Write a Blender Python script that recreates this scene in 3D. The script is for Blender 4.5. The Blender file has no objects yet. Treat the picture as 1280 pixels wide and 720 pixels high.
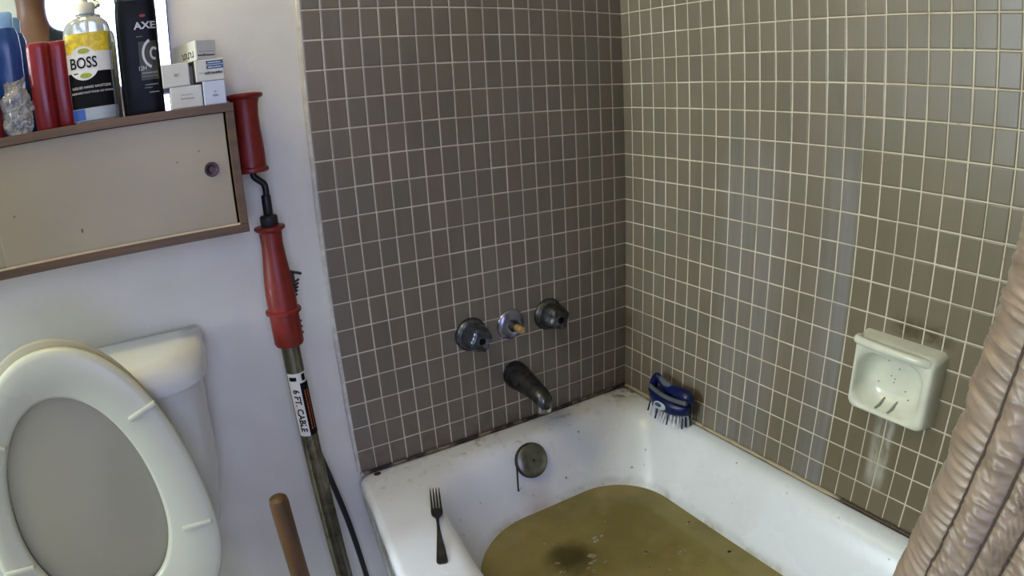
import bpy, bmesh, math, random
from mathutils import Vector, Matrix, noise
random.seed(7)
PI = math.pi
SC = bpy.context.scene
COL = SC.collection
PITCH, ROWH, RIM = 0.0385, 0.05781, 0.370        # tile width, tile height, height of the tub rim
ROW0 = 1.352                                      # height of the grout line called row 0

# ------------------------------------------------------------------ camera
cam_data = bpy.data.cameras.new('camera')
cam = bpy.data.objects.new('camera', cam_data)
COL.objects.link(cam)
CAM_LOC = Vector((-1.032, -1.186, 1.158))
CAM_ROT = Matrix(((0.85666, 0.198791, -0.476041), (-0.513214, 0.234685, -0.825551), (-0.052392, 0.951528, 0.303068)))
cam.matrix_world = Matrix.Translation(CAM_LOC) @ CAM_ROT.to_4x4()
F_PX, A3 = 772.0067, -0.121385                    # the phone's wide lens: angle = r/F + A3 r^3
MM = 1280 / 36.0
cam_data.sensor_fit = 'HORIZONTAL'
cam_data.sensor_width = 36.0
cam_data.lens = 23.5
cam_data.type = 'PANO'
cam_data.panorama_type = 'FISHEYE_LENS_POLYNOMIAL'
cam_data.fisheye_fov = PI
cam_data.fisheye_polynomial_k0 = 0.0
cam_data.fisheye_polynomial_k1 = -MM / F_PX
cam_data.fisheye_polynomial_k2 = 0.0
cam_data.fisheye_polynomial_k3 = -A3 * (MM / 1000.0) ** 3
cam_data.fisheye_polynomial_k4 = 0.0
cam_data.clip_start = 0.01
SC.camera = cam

# ------------------------------------------------------------------ light
SC.view_settings.view_transform = 'Standard'
SC.view_settings.look = 'None'
SC.view_settings.gamma = 1.0
SC.view_settings.use_curve_mapping = False
SC.view_settings.exposure = 0.0
world = bpy.data.worlds.new('world')
SC.world = world
world.use_nodes = True
world.node_tree.nodes['Background'].inputs['Color'].default_value = (0.55, 0.7, 1.0, 1)
world.node_tree.nodes['Background'].inputs['Strength'].default_value = 0.6


def area(name, loc, target, size, size_y, energy, color):
    l = bpy.data.lights.new(name, 'AREA')
    l.shape = 'RECTANGLE'
    l.size, l.size_y, l.energy, l.color = size, size_y, energy, color
    o = bpy.data.objects.new(name, l)
    COL.objects.link(o)
    o.location = loc
    o.rotation_euler = (Vector(target) - Vector(loc)).to_track_quat('-Z', 'Y').to_euler()
    return o


area('window_daylight', (-3.56, -0.38, 1.50), (0, -0.38, 1.2), 0.60, 0.96, 68.0, (0.78, 0.92, 1.0))
area('hall_daylight', (-1.25, -2.33, 1.28), (-1.25, 0, 1.1), 0.94, 1.46, 27.0, (0.50, 0.545, 1.0))
LAMP_POS = ((-1.50, -0.135, 1.945), (-1.24, -0.135, 1.945))       # the two bulbs of the lamp over the mirror

# ------------------------------------------------------------------ helpers
def lin(c):
    return tuple((x / 12.92 if x <= 0.04045 else ((x + 0.055) / 1.055) ** 2.4) for x in c)


def rgb(r, g, b):
    return lin((r / 255, g / 255, b / 255)) + (1.0,)


class NT:
    """small wrapper to write a node material"""
    def __init__(self, name):
        self.m = bpy.data.materials.new(name)
        self.m.use_nodes = True
        self.t = self.m.node_tree
        self.b = self.t.nodes['Principled BSDF']

    def n(self, kind, **kw):
        o = self.t.nodes.new('ShaderNode' + kind)
        for k, v in kw.items():
            if hasattr(o, k):
                setattr(o, k, v)
        return o

    def set(self, sock, v):
        if hasattr(v, 'is_output') or isinstance(v, bpy.types.NodeSocket):
            self.t.links.new(v, sock)
        else:
            sock.default_value = v

    def pos(self):
        return self.n('NewGeometry').outputs['Position']

    def obj(self):
        return self.n('TexCoord').outputs['Object']

    def noise(self, vec, scale, detail=4.0, rough=0.55, out='Fac'):
        o = self.n('TexNoise')
        o.inputs['Scale'].default_value = scale
        o.inputs['Detail'].default_value = detail
        o.inputs['Roughness'].default_value = rough
        self.set(o.inputs['Vector'], vec)
        return o.outputs[out]

    def math(self, op, a, b=0.0, c=0.0, clamp=False):
        o = self.n('Math', operation=op)
        o.use_clamp = clamp
        self.set(o.inputs[0], a)
        self.set(o.inputs[1], b)
        self.set(o.inputs[2], c)
        return o.outputs[0]

    def ramp(self, f, lo, hi, a=0.0, b=1.0):
        o = self.n('MapRange')
        self.set(o.inputs[0], f)
        for i, v in ((1, lo), (2, hi), (3, a), (4, b)):
            self.set(o.inputs[i], v)
        o.interpolation_type = 'SMOOTHSTEP'
        return o.outputs[0]

    def mix(self, f, a, b):
        o = self.n('Mix', data_type='RGBA')
        self.set(o.inputs[0], f)
        self.set(o.inputs[6], a)
        self.set(o.inputs[7], b)
        return o.outputs[2]

    def sep(self, v):
        o = self.n('SeparateXYZ')
        self.set(o.inputs[0], v)
        return o.outputs

    def comb(self, x, y, z):
        o = self.n('CombineXYZ')
        for i, v in enumerate((x, y, z)):
            self.set(o.inputs[i], v)
        return o.outputs[0]

    def vscale(self, v, s):
        o = self.n('VectorMath', operation='MULTIPLY')
        self.set(o.inputs[0], v)
        o.inputs[1].default_value = s
        return o.outputs[0]

    def bump(self, h, strength=0.3, dist=0.002):
        o = self.n('Bump')
        o.inputs['Strength'].default_value = strength
        o.inputs['Distance'].default_value = dist
        self.set(o.inputs['Height'], h)
        self.set(self.b.inputs['Normal'], o.outputs[0])

    def base(self, v):
        self.set(self.b.inputs['Base Color'], v)

    def rough(self, v):
        self.set(self.b.inputs['Roughness'], v)


MATS = {}


def mat(name, c, rough=0.5, metal=0.0, var=0.12, scale=30.0, bump=0.0, coat=0.0, trans=0.0, ior=1.45, spec=0.5):
    """plain material with a little procedural mottling"""
    if name in MATS:
        return MATS[name]
    k = NT(name)
    f = k.noise(k.pos(), scale)
    dark = tuple(x * (1 - var) for x in c[:3]) + (1,)
    lite = tuple(min(1, x * (1 + var)) for x in c[:3]) + (1,)
    k.base(k.mix(k.ramp(f, 0.3, 0.7), dark, lite))
    k.rough(k.ramp(f, 0.25, 0.75, max(0.02, rough * 0.85), min(1, rough * 1.15)))
    k.b.inputs['Metallic'].default_value = metal
    k.b.inputs['Coat Weight'].default_value = coat
    k.b.inputs['Transmission Weight'].default_value = trans
    k.b.inputs['IOR'].default_value = ior
    k.b.inputs['Specular IOR Level'].default_value = spec
    if bump:
        k.bump(k.noise(k.pos(), scale * 3), bump, 0.001)
    MATS[name] = k.m
    return k.m


def world_loc(o):
    v = Vector((0, 0, 0))
    while o is not None:
        v += o.location
        o = o.parent
    return v


def put(name, bm, m, parent=None, smooth=True, angle=40):
    """link a bmesh (written in world coordinates) as one mesh object"""
    me = bpy.data.meshes.new(name)
    if parent is not None:
        bmesh.ops.translate(bm, verts=bm.verts, vec=-world_loc(parent))
    bmesh.ops.recalc_face_normals(bm, faces=bm.faces)
    bm.to_mesh(me)
    bm.free()
    if m is not None:
        for x in (m if isinstance(m, (list, tuple)) else [m]):
            me.materials.append(x)
    if smooth:
        me.shade_smooth()
        try:
            me.set_sharp_from_angle(angle=math.radians(angle))
        except Exception:
            pass
    o = bpy.data.objects.new(name, me)
    COL.objects.link(o)
    if parent is not None:
        o.parent = parent
    return o


def tag(o, label=None, cat=None, group=None, kind=None):
    if label:
        o['label'] = label
    if cat:
        o['category'] = cat
    if group:
        o['group'] = group
    if kind:
        o['kind'] = kind
    return o


def thing(name, loc, label, cat, group=None):
    o = bpy.data.objects.new(name, None)
    o.empty_display_size = 0.02
    COL.objects.link(o)
    o.location = loc
    return tag(o, label, cat, group)


def B():
    return bmesh.new()


def box(bm, lo, hi, bevel=0.0, seg=2, rot=None, mi=0):
    lo, hi = Vector(lo), Vector(hi)
    r = bmesh.ops.create_cube(bm, size=1.0)
    c, s = (lo + hi) / 2, hi - lo
    vs = r['verts']
    for v in vs:
        v.co = Vector((v.co.x * s.x, v.co.y * s.y, v.co.z * s.z))
    fs = list({f for v in vs for f in v.link_faces})
    if bevel > 0:
        es = list({e for v in vs for e in v.link_edges})
        q = bmesh.ops.bevel(bm, geom=es, offset=bevel, segments=seg, affect='EDGES', profile=0.5)
        vs = list({v for f in q['faces'] for v in f.verts} | {v for v in vs if v.is_valid})
        fs = list({f for v in vs for f in v.link_faces})
    M = Matrix.Translation(c)
    if rot is not None:
        M = M @ rot.to_4x4()
    for v in vs:
        v.co = M @ v.co
    for f in fs:
        f.material_index = mi
    return vs


def frame_from(z):
    z = Vector(z).normalized()
    x = Vector((1, 0, 0)) if abs(z.x) < 0.8 else Vector((0, 1, 0))
    x = (x - z * x.dot(z)).normalized()
    return x, z.cross(x), z


def loft(bm, loops, cap0=True, cap1=True, closed=True):
    rows = [[bm.verts.new(p) for p in lp] for lp in loops]
    n = len(rows[0])
    for a, b in zip(rows, rows[1:]):
        for i in range(n if closed else n - 1):
            j = (i + 1) % n
            bm.faces.new((a[i], a[j], b[j], b[i]))
    if cap0:
        bm.faces.new(list(reversed(rows[0])))
    if cap1:
        bm.faces.new(rows[-1])
    return rows


def lathe(bm, origin, axis, prof, n=32, sx=1.0, sy=1.0, lobes=0, amp=None, xdir=None):
    """prof: list of (radius, distance along the axis)"""
    if xdir is None:
        x, y, z = frame_from(axis)
    else:
        z = Vector(axis).normalized()
        x = (Vector(xdir) - z * Vector(xdir).dot(z)).normalized()
        y = z.cross(x)
    origin = Vector(origin)
    loops = []
    for k, (r, h) in enumerate(prof):
        lp = []
        for i in range(n):
            a = 2 * PI * i / n
            rr = max(r, 1e-5)
            if lobes and amp:
                rr *= 1 + amp[k] * (0.5 + 0.5 * math.cos(lobes * a)) - amp[k] * 0.5
            lp.append(origin + x * rr * sx * math.cos(a) + y * rr * sy * math.sin(a) + z * h)
        loops.append(lp)
    return loft(bm, loops)


def catmull(pts, per=8):
    P = [Vector(p) for p in pts]
    P = [2 * P[0] - P[1]] + P + [2 * P[-1] - P[-2]]
    out = []
    for i in range(1, len(P) - 2):
        for j in range(per):
            t = j / per
            a, b, c, d = P[i - 1:i + 3]
            out.append(0.5 * (2 * b + (c - a) * t + (2 * a - 5 * b + 4 * c - d) * t * t + (3 * b - a - 3 * c + d) * t ** 3))
    out.append(P[-2])
    return out


def tube(bm, pts, rad, n=12, caps=True, sq=1.0):
    """rad: number or list; sq flattens along the second frame axis"""
    P = [Vector(p) for p in pts]
    R = rad if isinstance(rad, (list, tuple)) else [rad] * len(P)
    x = None
    loops = []
    for i, p in enumerate(P):
        d = (P[min(i + 1, len(P) - 1)] - P[max(i - 1, 0)]).normalized()
        if x is None:
            x, _, _ = frame_from(d)
        x = (x - d * x.dot(d)).normalized()
        y = d.cross(x)
        loops.append([p + x * R[i] * math.cos(2 * PI * k / n) + y * R[i] * sq * math.sin(2 * PI * k / n) for k in range(n)])
    return loft(bm, loops, caps, caps)


def text_bm(body, size, mapper, thick=0.0003, align='CENTER', bold=0.0):
    """lettering: flat text filled, then mapped (u, v, h) -> world"""
    cu = bpy.data.curves.new('lettering', 'FONT')
    cu.body, cu.size, cu.align_x, cu.align_y = body, size, align, 'CENTER'
    cu.extrude = thick
    cu.offset = bold
    cu.resolution_u = 3
    o = bpy.data.objects.new('lettering', cu)
    COL.objects.link(o)
    dg = bpy.context.evaluated_depsgraph_get()
    me = bpy.data.meshes.new_from_object(o.evaluated_get(dg))
    bm = B()
    bm.from_mesh(me)
    bpy.data.objects.remove(o)
    bpy.data.curves.remove(cu)
    bpy.data.meshes.remove(me)
    for v in bm.verts:
        v.co = mapper(v.co.x, v.co.y, v.co.z + thick)
    return bm


def planar(o, u, v):
    o, u, v = Vector(o), Vector(u).normalized(), Vector(v).normalized()
    w = u.cross(v)
    return lambda a, b, h: o + u * a + v * b + w * h


def rrect(x0, x1, y0, y1, rads, nc=20, ne=14):
    """rounded rectangle, counter-clockwise; rads for corners (x1,y0),(x1,y1),(x0,y1),(x0,y0)"""
    cs = [((x1, y0), -PI / 2), ((x1, y1), 0), ((x0, y1), PI / 2), ((x0, y0), PI)]
    sg = [(-1, 1), (-1, -1), (1, -1), (1, 1)]
    arcs = []
    for (c, a0), s, r in zip(cs, sg, rads):
        o = (c[0] + s[0] * r, c[1] + s[1] * r)
        arcs.append([(o[0] + r * math.cos(a0 + PI / 2 * k / nc), o[1] + r * math.sin(a0 + PI / 2 * k / nc)) for k in range(nc + 1)])
    out = []
    for i, a in enumerate(arcs):
        out += a
        b = arcs[(i + 1) % 4][0]
        for k in range(1, ne):
            t = k / ne
            out.append((a[-1][0] + (b[0] - a[-1][0]) * t, a[-1][1] + (b[1] - a[-1][1]) * t))
    return out


def sstep(a, b, x):
    t = min(1, max(0, (x - a) / (b - a)))
    return t * t * (3 - 2 * t)


# ------------------------------------------------------------------ materials with a history of their own
def wall_paint():
    k = NT('wall_paint')
    p = k.pos()
    f = k.noise(p, 5.0, 5)
    c = k.mix(k.ramp(f, 0.3, 0.75), rgb(209, 206, 192), rgb(219, 216, 203))
    g = k.noise(p, 90.0, 2)
    c = k.mix(k.math('MULTIPLY', k.ramp(g, 0.70, 0.78), 0.25), c, rgb(150, 138, 124))
    k.base(c)
    k.rough(0.55)
    k.bump(k.noise(p, 130.0, 3), 0.25, 0.0012)
    return k.m


def tile_glaze(side):
    k = NT('tile_glaze_' + side)
    p = k.pos()
    x, y, z = k.sep(p)
    if side == 'back':
        a = k.math('FLOOR', k.math('DIVIDE', x, PITCH))
        cell = k.comb(a, 3.0, k.math('FLOOR', k.math('DIVIDE', k.math('SUBTRACT', z, ROW0), ROWH)))
    else:
        a = k.math('FLOOR', k.math('DIVIDE', k.math('SUBTRACT', y, 0.0067), PITCH))
        cell = k.comb(11.0, a, k.math('FLOOR', k.math('DIVIDE', k.math('SUBTRACT', z, ROW0), ROWH)))
    w = k.n('TexWhiteNoise', noise_dimensions='3D')
    k.set(w.inputs['Vector'], cell)
    rnd = w.outputs['Value']
    w2 = k.n('TexWhiteNoise', noise_dimensions='4D')
    k.set(w2.inputs['Vector'], cell)
    w2.inputs['W'].default_value = 4.0
    big = k.noise(p, 3.2, 3)
    fine = k.noise(k.vscale(p, (26, 26, 5)), 1.0, 4)
    c = k.mix(rnd, rgb(113, 105, 92), rgb(121, 112, 98))
    c = k.mix(k.ramp(w2.outputs['Value'], 0.6, 1.0, 0, 0.4), c, rgb(119, 106, 92))
    c = k.mix(k.ramp(w2.outputs['Value'], 0.0, 0.3, 0.35, 0), c, rgb(108, 108, 97))
    c = k.mix(k.ramp(big, 0.45, 0.7, 0, 0.5), c, rgb(107, 99, 80))
    c = k.mix(k.ramp(fine, 0.45, 0.75, 0, 0.32), c, rgb(98, 91, 77))
    rough = k.ramp(big, 0.3, 0.7, 0.30, 0.42)
    if side == 'right':
        # brown smear above the soap dish, chalky run under it, pale streaky strips
        n1 = k.noise(p, 38.0, 5)
        m = k.math('MULTIPLY', k.math('MULTIPLY', k.ramp(y, -0.87, -0.84), k.ramp(y, -0.73, -0.76)),
                   k.math('MULTIPLY', k.ramp(z, 0.744, 0.757), k.ramp(z, 0.80, 0.768)))
        m = k.math('MULTIPLY', m, k.ramp(n1, 0.36, 0.58, 0.2, 1.0))
        c = k.mix(m, c, rgb(48, 36, 22))
        n2 = k.noise(k.vscale(p, (60, 60, 16)), 1.0, 5)
        s = k.math('MULTIPLY', k.math('MULTIPLY', k.ramp(y, -0.79, -0.775), k.ramp(y, -0.735, -0.752)),
                   k.math('MULTIPLY', k.ramp(z, 0.41, 0.47), k.ramp(z, 0.605, 0.58)))
        s = k.math('MULTIPLY', s, k.ramp(n2, 0.38, 0.60, 0.2, 0.95))
        c = k.mix(s, c, rgb(196, 194, 184))
        rough = k.math('ADD', rough, k.math('MULTIPLY', s, 0.3))
        # two paler, bluer streaky strips down the wall, and a yellower area beyond them
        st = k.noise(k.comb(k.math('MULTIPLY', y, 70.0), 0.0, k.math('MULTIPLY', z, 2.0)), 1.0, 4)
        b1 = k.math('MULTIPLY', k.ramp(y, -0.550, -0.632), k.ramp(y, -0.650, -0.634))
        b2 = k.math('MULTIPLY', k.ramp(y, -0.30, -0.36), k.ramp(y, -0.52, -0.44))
        pale_strips = k.math('MAXIMUM', b1, k.math('MULTIPLY', b2, 0.7))
        pale_strips = k.math('MULTIPLY', pale_strips, k.math('MULTIPLY', k.ramp(z, 1.14, 0.96), k.ramp(st, 0.3, 0.65, 0.35, 1.0)))
        c = k.mix(k.math('MULTIPLY', pale_strips, 0.26), c, rgb(160, 163, 176))
        yb = k.math('MULTIPLY', k.ramp(y, -0.642, -0.652), k.ramp(z, 1.2, 1.02))
        c = k.mix(k.math('MULTIPLY', yb, 0.45), c, rgb(108, 97, 66))
    else:
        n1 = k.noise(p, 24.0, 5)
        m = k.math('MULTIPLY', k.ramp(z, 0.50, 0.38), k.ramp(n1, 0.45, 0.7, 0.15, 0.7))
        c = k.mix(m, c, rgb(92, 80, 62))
    k.base(c)
    k.rough(rough)
    k.b.inputs['Specular IOR Level'].default_value = 0.38
    k.bump(k.noise(p, 55.0, 3), 0.10, 0.0009)
    return k.m


def grout():
    k = NT('grout')
    p = k.pos()
    f = k.noise(p, 9.0, 5)
    g = k.noise(p, 70.0, 4)
    c = k.mix(k.ramp(f, 0.35, 0.7), rgb(204, 195, 176), rgb(186, 177, 156))
    c = k.mix(k.ramp(g, 0.58, 0.75, 0, 0.5), c, rgb(140, 122, 96))
    k.base(c)
    k.rough(0.85)
    k.bump(g, 0.4, 0.001)
    return k.m


def enamel():
    k = NT('bathtub_enamel')
    p = k.pos()
    x, y, z = k.sep(p)
    f = k.noise(p, 4.0, 4)
    c = k.mix(k.ramp(f, 0.3, 0.75), rgb(228, 230, 234), rgb(218, 220, 226))
    # grime specks, thicker along the tiled end
    v = k.n('TexVoronoi')
    v.inputs['Scale'].default_value = 46.0
    k.set(v.inputs['Vector'], p)
    sp = k.noise(p, 17.0, 3)
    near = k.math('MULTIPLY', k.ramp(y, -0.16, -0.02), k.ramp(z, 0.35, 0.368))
    dots = k.math('MULTIPLY', k.ramp(v.outputs['Distance'], 0.20, 0.10), k.ramp(sp, 0.56, 0.64))
    c = k.mix(k.math('MULTIPLY', dots, 0.75, clamp=True), c, rgb(92, 74, 58))
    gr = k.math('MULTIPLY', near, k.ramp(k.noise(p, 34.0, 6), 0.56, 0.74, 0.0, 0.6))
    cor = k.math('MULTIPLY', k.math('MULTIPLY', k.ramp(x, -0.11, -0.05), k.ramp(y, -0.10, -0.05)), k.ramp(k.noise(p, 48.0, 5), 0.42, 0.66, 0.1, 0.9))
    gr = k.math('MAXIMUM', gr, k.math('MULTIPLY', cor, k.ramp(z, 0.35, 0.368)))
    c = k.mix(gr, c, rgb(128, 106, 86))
    # waterline scum and the grubby apron
    wl = k.math('MULTIPLY', k.ramp(z, 0.235, 0.212), k.ramp(k.noise(p, 26.0, 5), 0.4, 0.7, 0.2, 0.8))
    wl = k.math('MULTIPLY', wl, k.ramp(x, -0.74, -0.70))
    c = k.mix(wl, c, rgb(168, 160, 140))
    rs = k.math('MULTIPLY', k.math('MULTIPLY', k.ramp(x, -0.46, -0.40), k.ramp(x, -0.34, -0.38)), k.math('MULTIPLY', k.ramp(z, 0.30, 0.24), k.ramp(y, -0.3, -0.2)))
    c = k.mix(k.math('MULTIPLY', rs, 0.35), c, rgb(186, 160, 146))
    ap = k.math('MULTIPLY', k.ramp(x, -0.765, -0.79), k.ramp(z, 0.352, 0.33))
    c = k.mix(k.math('MULTIPLY', ap, k.ramp(k.noise(p, 14.0, 5), 0.35, 0.65, 0.5, 0.95)), c, rgb(112, 104, 88))
    k.base(c)
    k.rough(k.ramp(f, 0.3, 0.7, 0.24, 0.34))
    k.bump(k.noise(p, 12.0, 2), 0.08, 0.002)
    return k.m


def murky():
    k = NT('murky_water')
    p = k.pos()
    a = k.noise(p, 5.5, 5)
    b = k.noise(p, 17.0, 5)
    c = k.mix(k.ramp(a, 0.35, 0.68), rgb(150, 137, 86), rgb(128, 116, 70))
    c = k.mix(k.ramp(b, 0.5, 0.75, 0, 0.4), c, rgb(158, 147, 100))
    d = k.n('VectorMath', operation='DISTANCE')
    k.set(d.inputs[0], p)
    d.inputs[1].default_value = (-0.44, -0.345, 0.21)
    c = k.mix(k.ramp(k.math('ADD', d.outputs['Value'], k.math('MULTIPLY', k.math('SUBTRACT', b, 0.5), 0.05)), 0.015, 0.075, 0.75, 0), c, rgb(44, 38, 20))
    k.base(c)
    k.rough(0.05)
    k.b.inputs['IOR'].default_value = 1.33
    k.bump(k.noise(p, 9.0, 2), 0.04, 0.004)
    return k.m


def wood(name, a, b, s=(4, 60, 60)):
    k = NT(name)
    p = k.pos()
    f = k.noise(k.vscale(p, s), 1.0, 6, 0.65)
    k.base(k.mix(k.ramp(f, 0.3, 0.7), a, b))
    k.rough(0.5)
    k.bump(f, 0.2, 0.001)
    return k.m


def cream_door():
    k = NT('cream_hardboard')
    p = k.pos()
    f = k.noise(p, 3.5, 4)
    c = k.mix(k.ramp(f, 0.3, 0.7), rgb(152, 140, 110), rgb(141, 129, 102))
    v = k.n('TexVoronoi')
    v.inputs['Scale'].default_value = 30.0
    k.set(v.inputs['Vector'], p)
    sp = k.math('MULTIPLY', k.ramp(v.outputs['Distance'], 0.10, 0.05), k.ramp(k.noise(p, 12.0, 2), 0.55, 0.6))
    k.base(k.mix(k.math('MULTIPLY', sp, 0.8), c, rgb(90, 74, 56)))
    k.rough(0.42)
    return k.m


def satin():
    k = NT('taupe_satin')
    p = k.pos()
    f = k.noise(k.vscale(p, (30, 30, 120)), 1.0, 3)
    k.base(k.mix(k.ramp(f, 0.3, 0.7), rgb(112, 95, 79), rgb(138, 119, 102)))
    k.rough(0.47)
    k.b.inputs['Sheen Weight'].default_value = 0.15
    k.b.inputs['Specular IOR Level'].default_value = 0.8
    k.bump(k.noise(p, 900.0, 2), 0.15, 0.0004)
    return k.m


def tarnish():
    k = NT('tarnished_chrome')
    p = k.pos()
    f = k.noise(p, 42.0, 5)
    k.base(k.mix(k.ramp(f, 0.35, 0.65), rgb(104, 104, 106), rgb(62, 61, 60)))
    k.b.inputs['Metallic'].default_value = 0.9
    k.rough(k.ramp(f, 0.3, 0.7, 0.22, 0.5))
    return k.m


M_PAINT, M_GROUT, M_ENAMEL = wall_paint(), grout(), enamel()
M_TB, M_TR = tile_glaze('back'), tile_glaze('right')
M_CHROME = tarnish()
M_WOODDARK = wood('walnut_edging', rgb(96, 68, 28), rgb(70, 50, 22), (5, 70, 70))
M_CHINA = mat('toilet_china', rgb(206, 206, 198), 0.14, var=0.03, scale=4)
M_SEAT = mat('toilet_seat_plastic', rgb(190, 190, 170), 0.3, var=0.03, scale=4)

# ------------------------------------------------------------------ the room
X0, X1, Y0, Y1, ZC = -3.6, 0.0, -2.3, 0.012, 2.4


def struct(name, bm, m, smooth=False):
    o = put(name, bm, m, None, smooth)
    o['kind'] = 'structure'
    return o


bm = B(); box(bm, (X0 - 0.1, Y0 - 0.1, -0.06), (0.1, Y1 + 0.1, 0.0))
k = NT('floor_vinyl')
bt = k.n('TexBrick')
bt.inputs['Scale'].default_value = 6.0
k.set(bt.inputs['Vector'], k.pos())
bt.inputs['Color1'].default_value = rgb(150, 138, 118)
bt.inputs['Color2'].default_value = rgb(138, 126, 108)
bt.inputs['Mortar'].default_value = rgb(100, 90, 76)
bt.offset = 0.0
k.base(bt.outputs['Color'])
k.rough(0.45)
struct('floor', bm, k.m)
bm = B(); box(bm, (X0 - 0.1, Y0 - 0.1, ZC), (0.1, Y1 + 0.1, ZC + 0.06)); struct('ceiling', bm, M_PAINT)
bm = B(); box(bm, (X0 - 0.1, Y1, 0.0), (0.1, Y1 + 0.1, ZC)); wall_back = struct('wall_back', bm, M_PAINT)
bm = B(); box(bm, (0.003, Y0 - 0.1, 0.0), (0.1, Y1, ZC)); wall_right = struct('wall_right', bm, M_PAINT)
bm = B()
box(bm, (X0 - 0.1, Y0 - 0.1, 0.0), (-1.73, Y0, ZC))
box(bm, (-0.77, Y0 - 0.1, 0.0), (0.003, Y0, ZC))
box(bm, (-1.73, Y0 - 0.1, 2.03), (-0.77, Y0, ZC))
struct('wall_front', bm, M_PAINT)
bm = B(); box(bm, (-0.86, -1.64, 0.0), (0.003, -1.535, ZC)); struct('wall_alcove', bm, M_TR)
WY0, WY1, WZ0, WZ1 = -0.72, -0.04, 1.0, 2.0
bm = B()
box(bm, (X0 - 0.1, Y0, 0.0), (X0, Y1, WZ0))
box(bm, (X0 - 0.1, Y0, WZ1), (X0, Y1, ZC))
box(bm, (X0 - 0.1, Y0, WZ0), (X0, WY0, WZ1))
box(bm, (X0 - 0.1, WY1, WZ0), (X0, Y1, WZ1))
struct('wall_left', bm, M_PAINT)
M_TRIM = mat('white_trim', rgb(225, 223, 216), 0.35, var=0.03)
M_GLASS = mat('window_glass', (0.95, 0.97, 0.98, 1), 0.03, var=0.0, trans=1.0)
win = thing('window_1', (X0 - 0.05, (WY0 + WY1) / 2, WZ0), None, None)
win['kind'] = 'structure'
bm = B()
for a, b in (((WY0, WZ0), (WY0 + 0.04, WZ1)), ((WY1 - 0.04, WZ0), (WY1, WZ1)), ((WY0, WZ0), (WY1, WZ0 + 0.04)), ((WY0, WZ1 - 0.04), (WY1, WZ1)), ((WY0, 1.485), (WY1, 1.515))):
    box(bm, (X0 - 0.075, a[0], a[1]), (X0 - 0.035, b[0], b[1]), 0.004)
put('window_frame', bm, M_TRIM, win)
for z0, z1 in ((1.04, 1.485), (1.515, 1.96)):
    bm = B(); box(bm, (X0 - 0.058, WY0 + 0.04, z0), (X0 - 0.054, WY1 - 0.04, z1)); put('pane', bm, M_GLASS, win)

# tiled areas: a mortar bed carrying separate tiles
# bed of the end wall, its edge towards the toilet showing as a pale strip
M_MORTAR = mat('mortar_edge', rgb(192, 188, 176), 0.8, var=0.15, scale=40, bump=0.4)
bm = B(); box(bm, (-0.7695, -0.0021, RIM - 0.01), (0.0035, Y1 + 0.002, 2.12)); bed_back = put('tile_bed', bm, M_GROUT, wall_back, False)
bm = B()
pts = []
for i in range(90):
    z = RIM + 0.004 + (2.12 - RIM) * i / 89
    pts.append((-0.7695 - 0.001 + 0.0016 * noise.noise(Vector((0, 1, z * 14))), 0.004 + 0.0012 * noise.noise(Vector((5, 1, z * 20))), z))
tube(bm, pts, 0.0065, 8)
put('edge_plaster', bm, M_MORTAR, bed_back)
bm = B(); box(bm, (-0.0021, -1.53, RIM - 0.01), (0.004, 0.0, 2.12)); bed_right = put('tile_bed', bm, M_GROUT, wall_right, False)


def tile_mesh(name, w, h, m):
    """front at local z = 0, glazed edge rounded over, body 3 mm deep"""
    bm = B()
    L = []
    for ins, d in ((0.0026, 0.0), (0.0009, -0.00035), (0.0, -0.0012), (0.0, -0.0034)):
        a, b = w / 2 - ins, h / 2 - ins
        L.append([(-a, -b, d), (a, -b, d), (a, b, d), (-a, b, d)])
    loft(bm, list(reversed(L)), True, True)
    bmesh.ops.recalc_face_normals(bm, faces=bm.faces)
    me = bpy.data.meshes.new(name)
    bm.to_mesh(me)
    bm.free()
    me.materials.append(m)
    me.shade_smooth()
    me.set_sharp_from_angle(angle=math.radians(9))
    return me


def project(p):
    q = CAM_ROT.transposed() @ (Vector(p) - CAM_LOC)
    d, r = -q.z, math.hypot(q.x, q.y)
    th = math.atan2(r, d)
    rr = th * F_PX / 1000
    for _ in range(8):
        rr -= (rr * 1000 / F_PX + A3 * rr ** 3 - th) / (1000 / F_PX + 3 * A3 * rr * rr)
    return 640 + 1000 * rr * q.x / r, 360 - 1000 * rr * q.y / r


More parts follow.
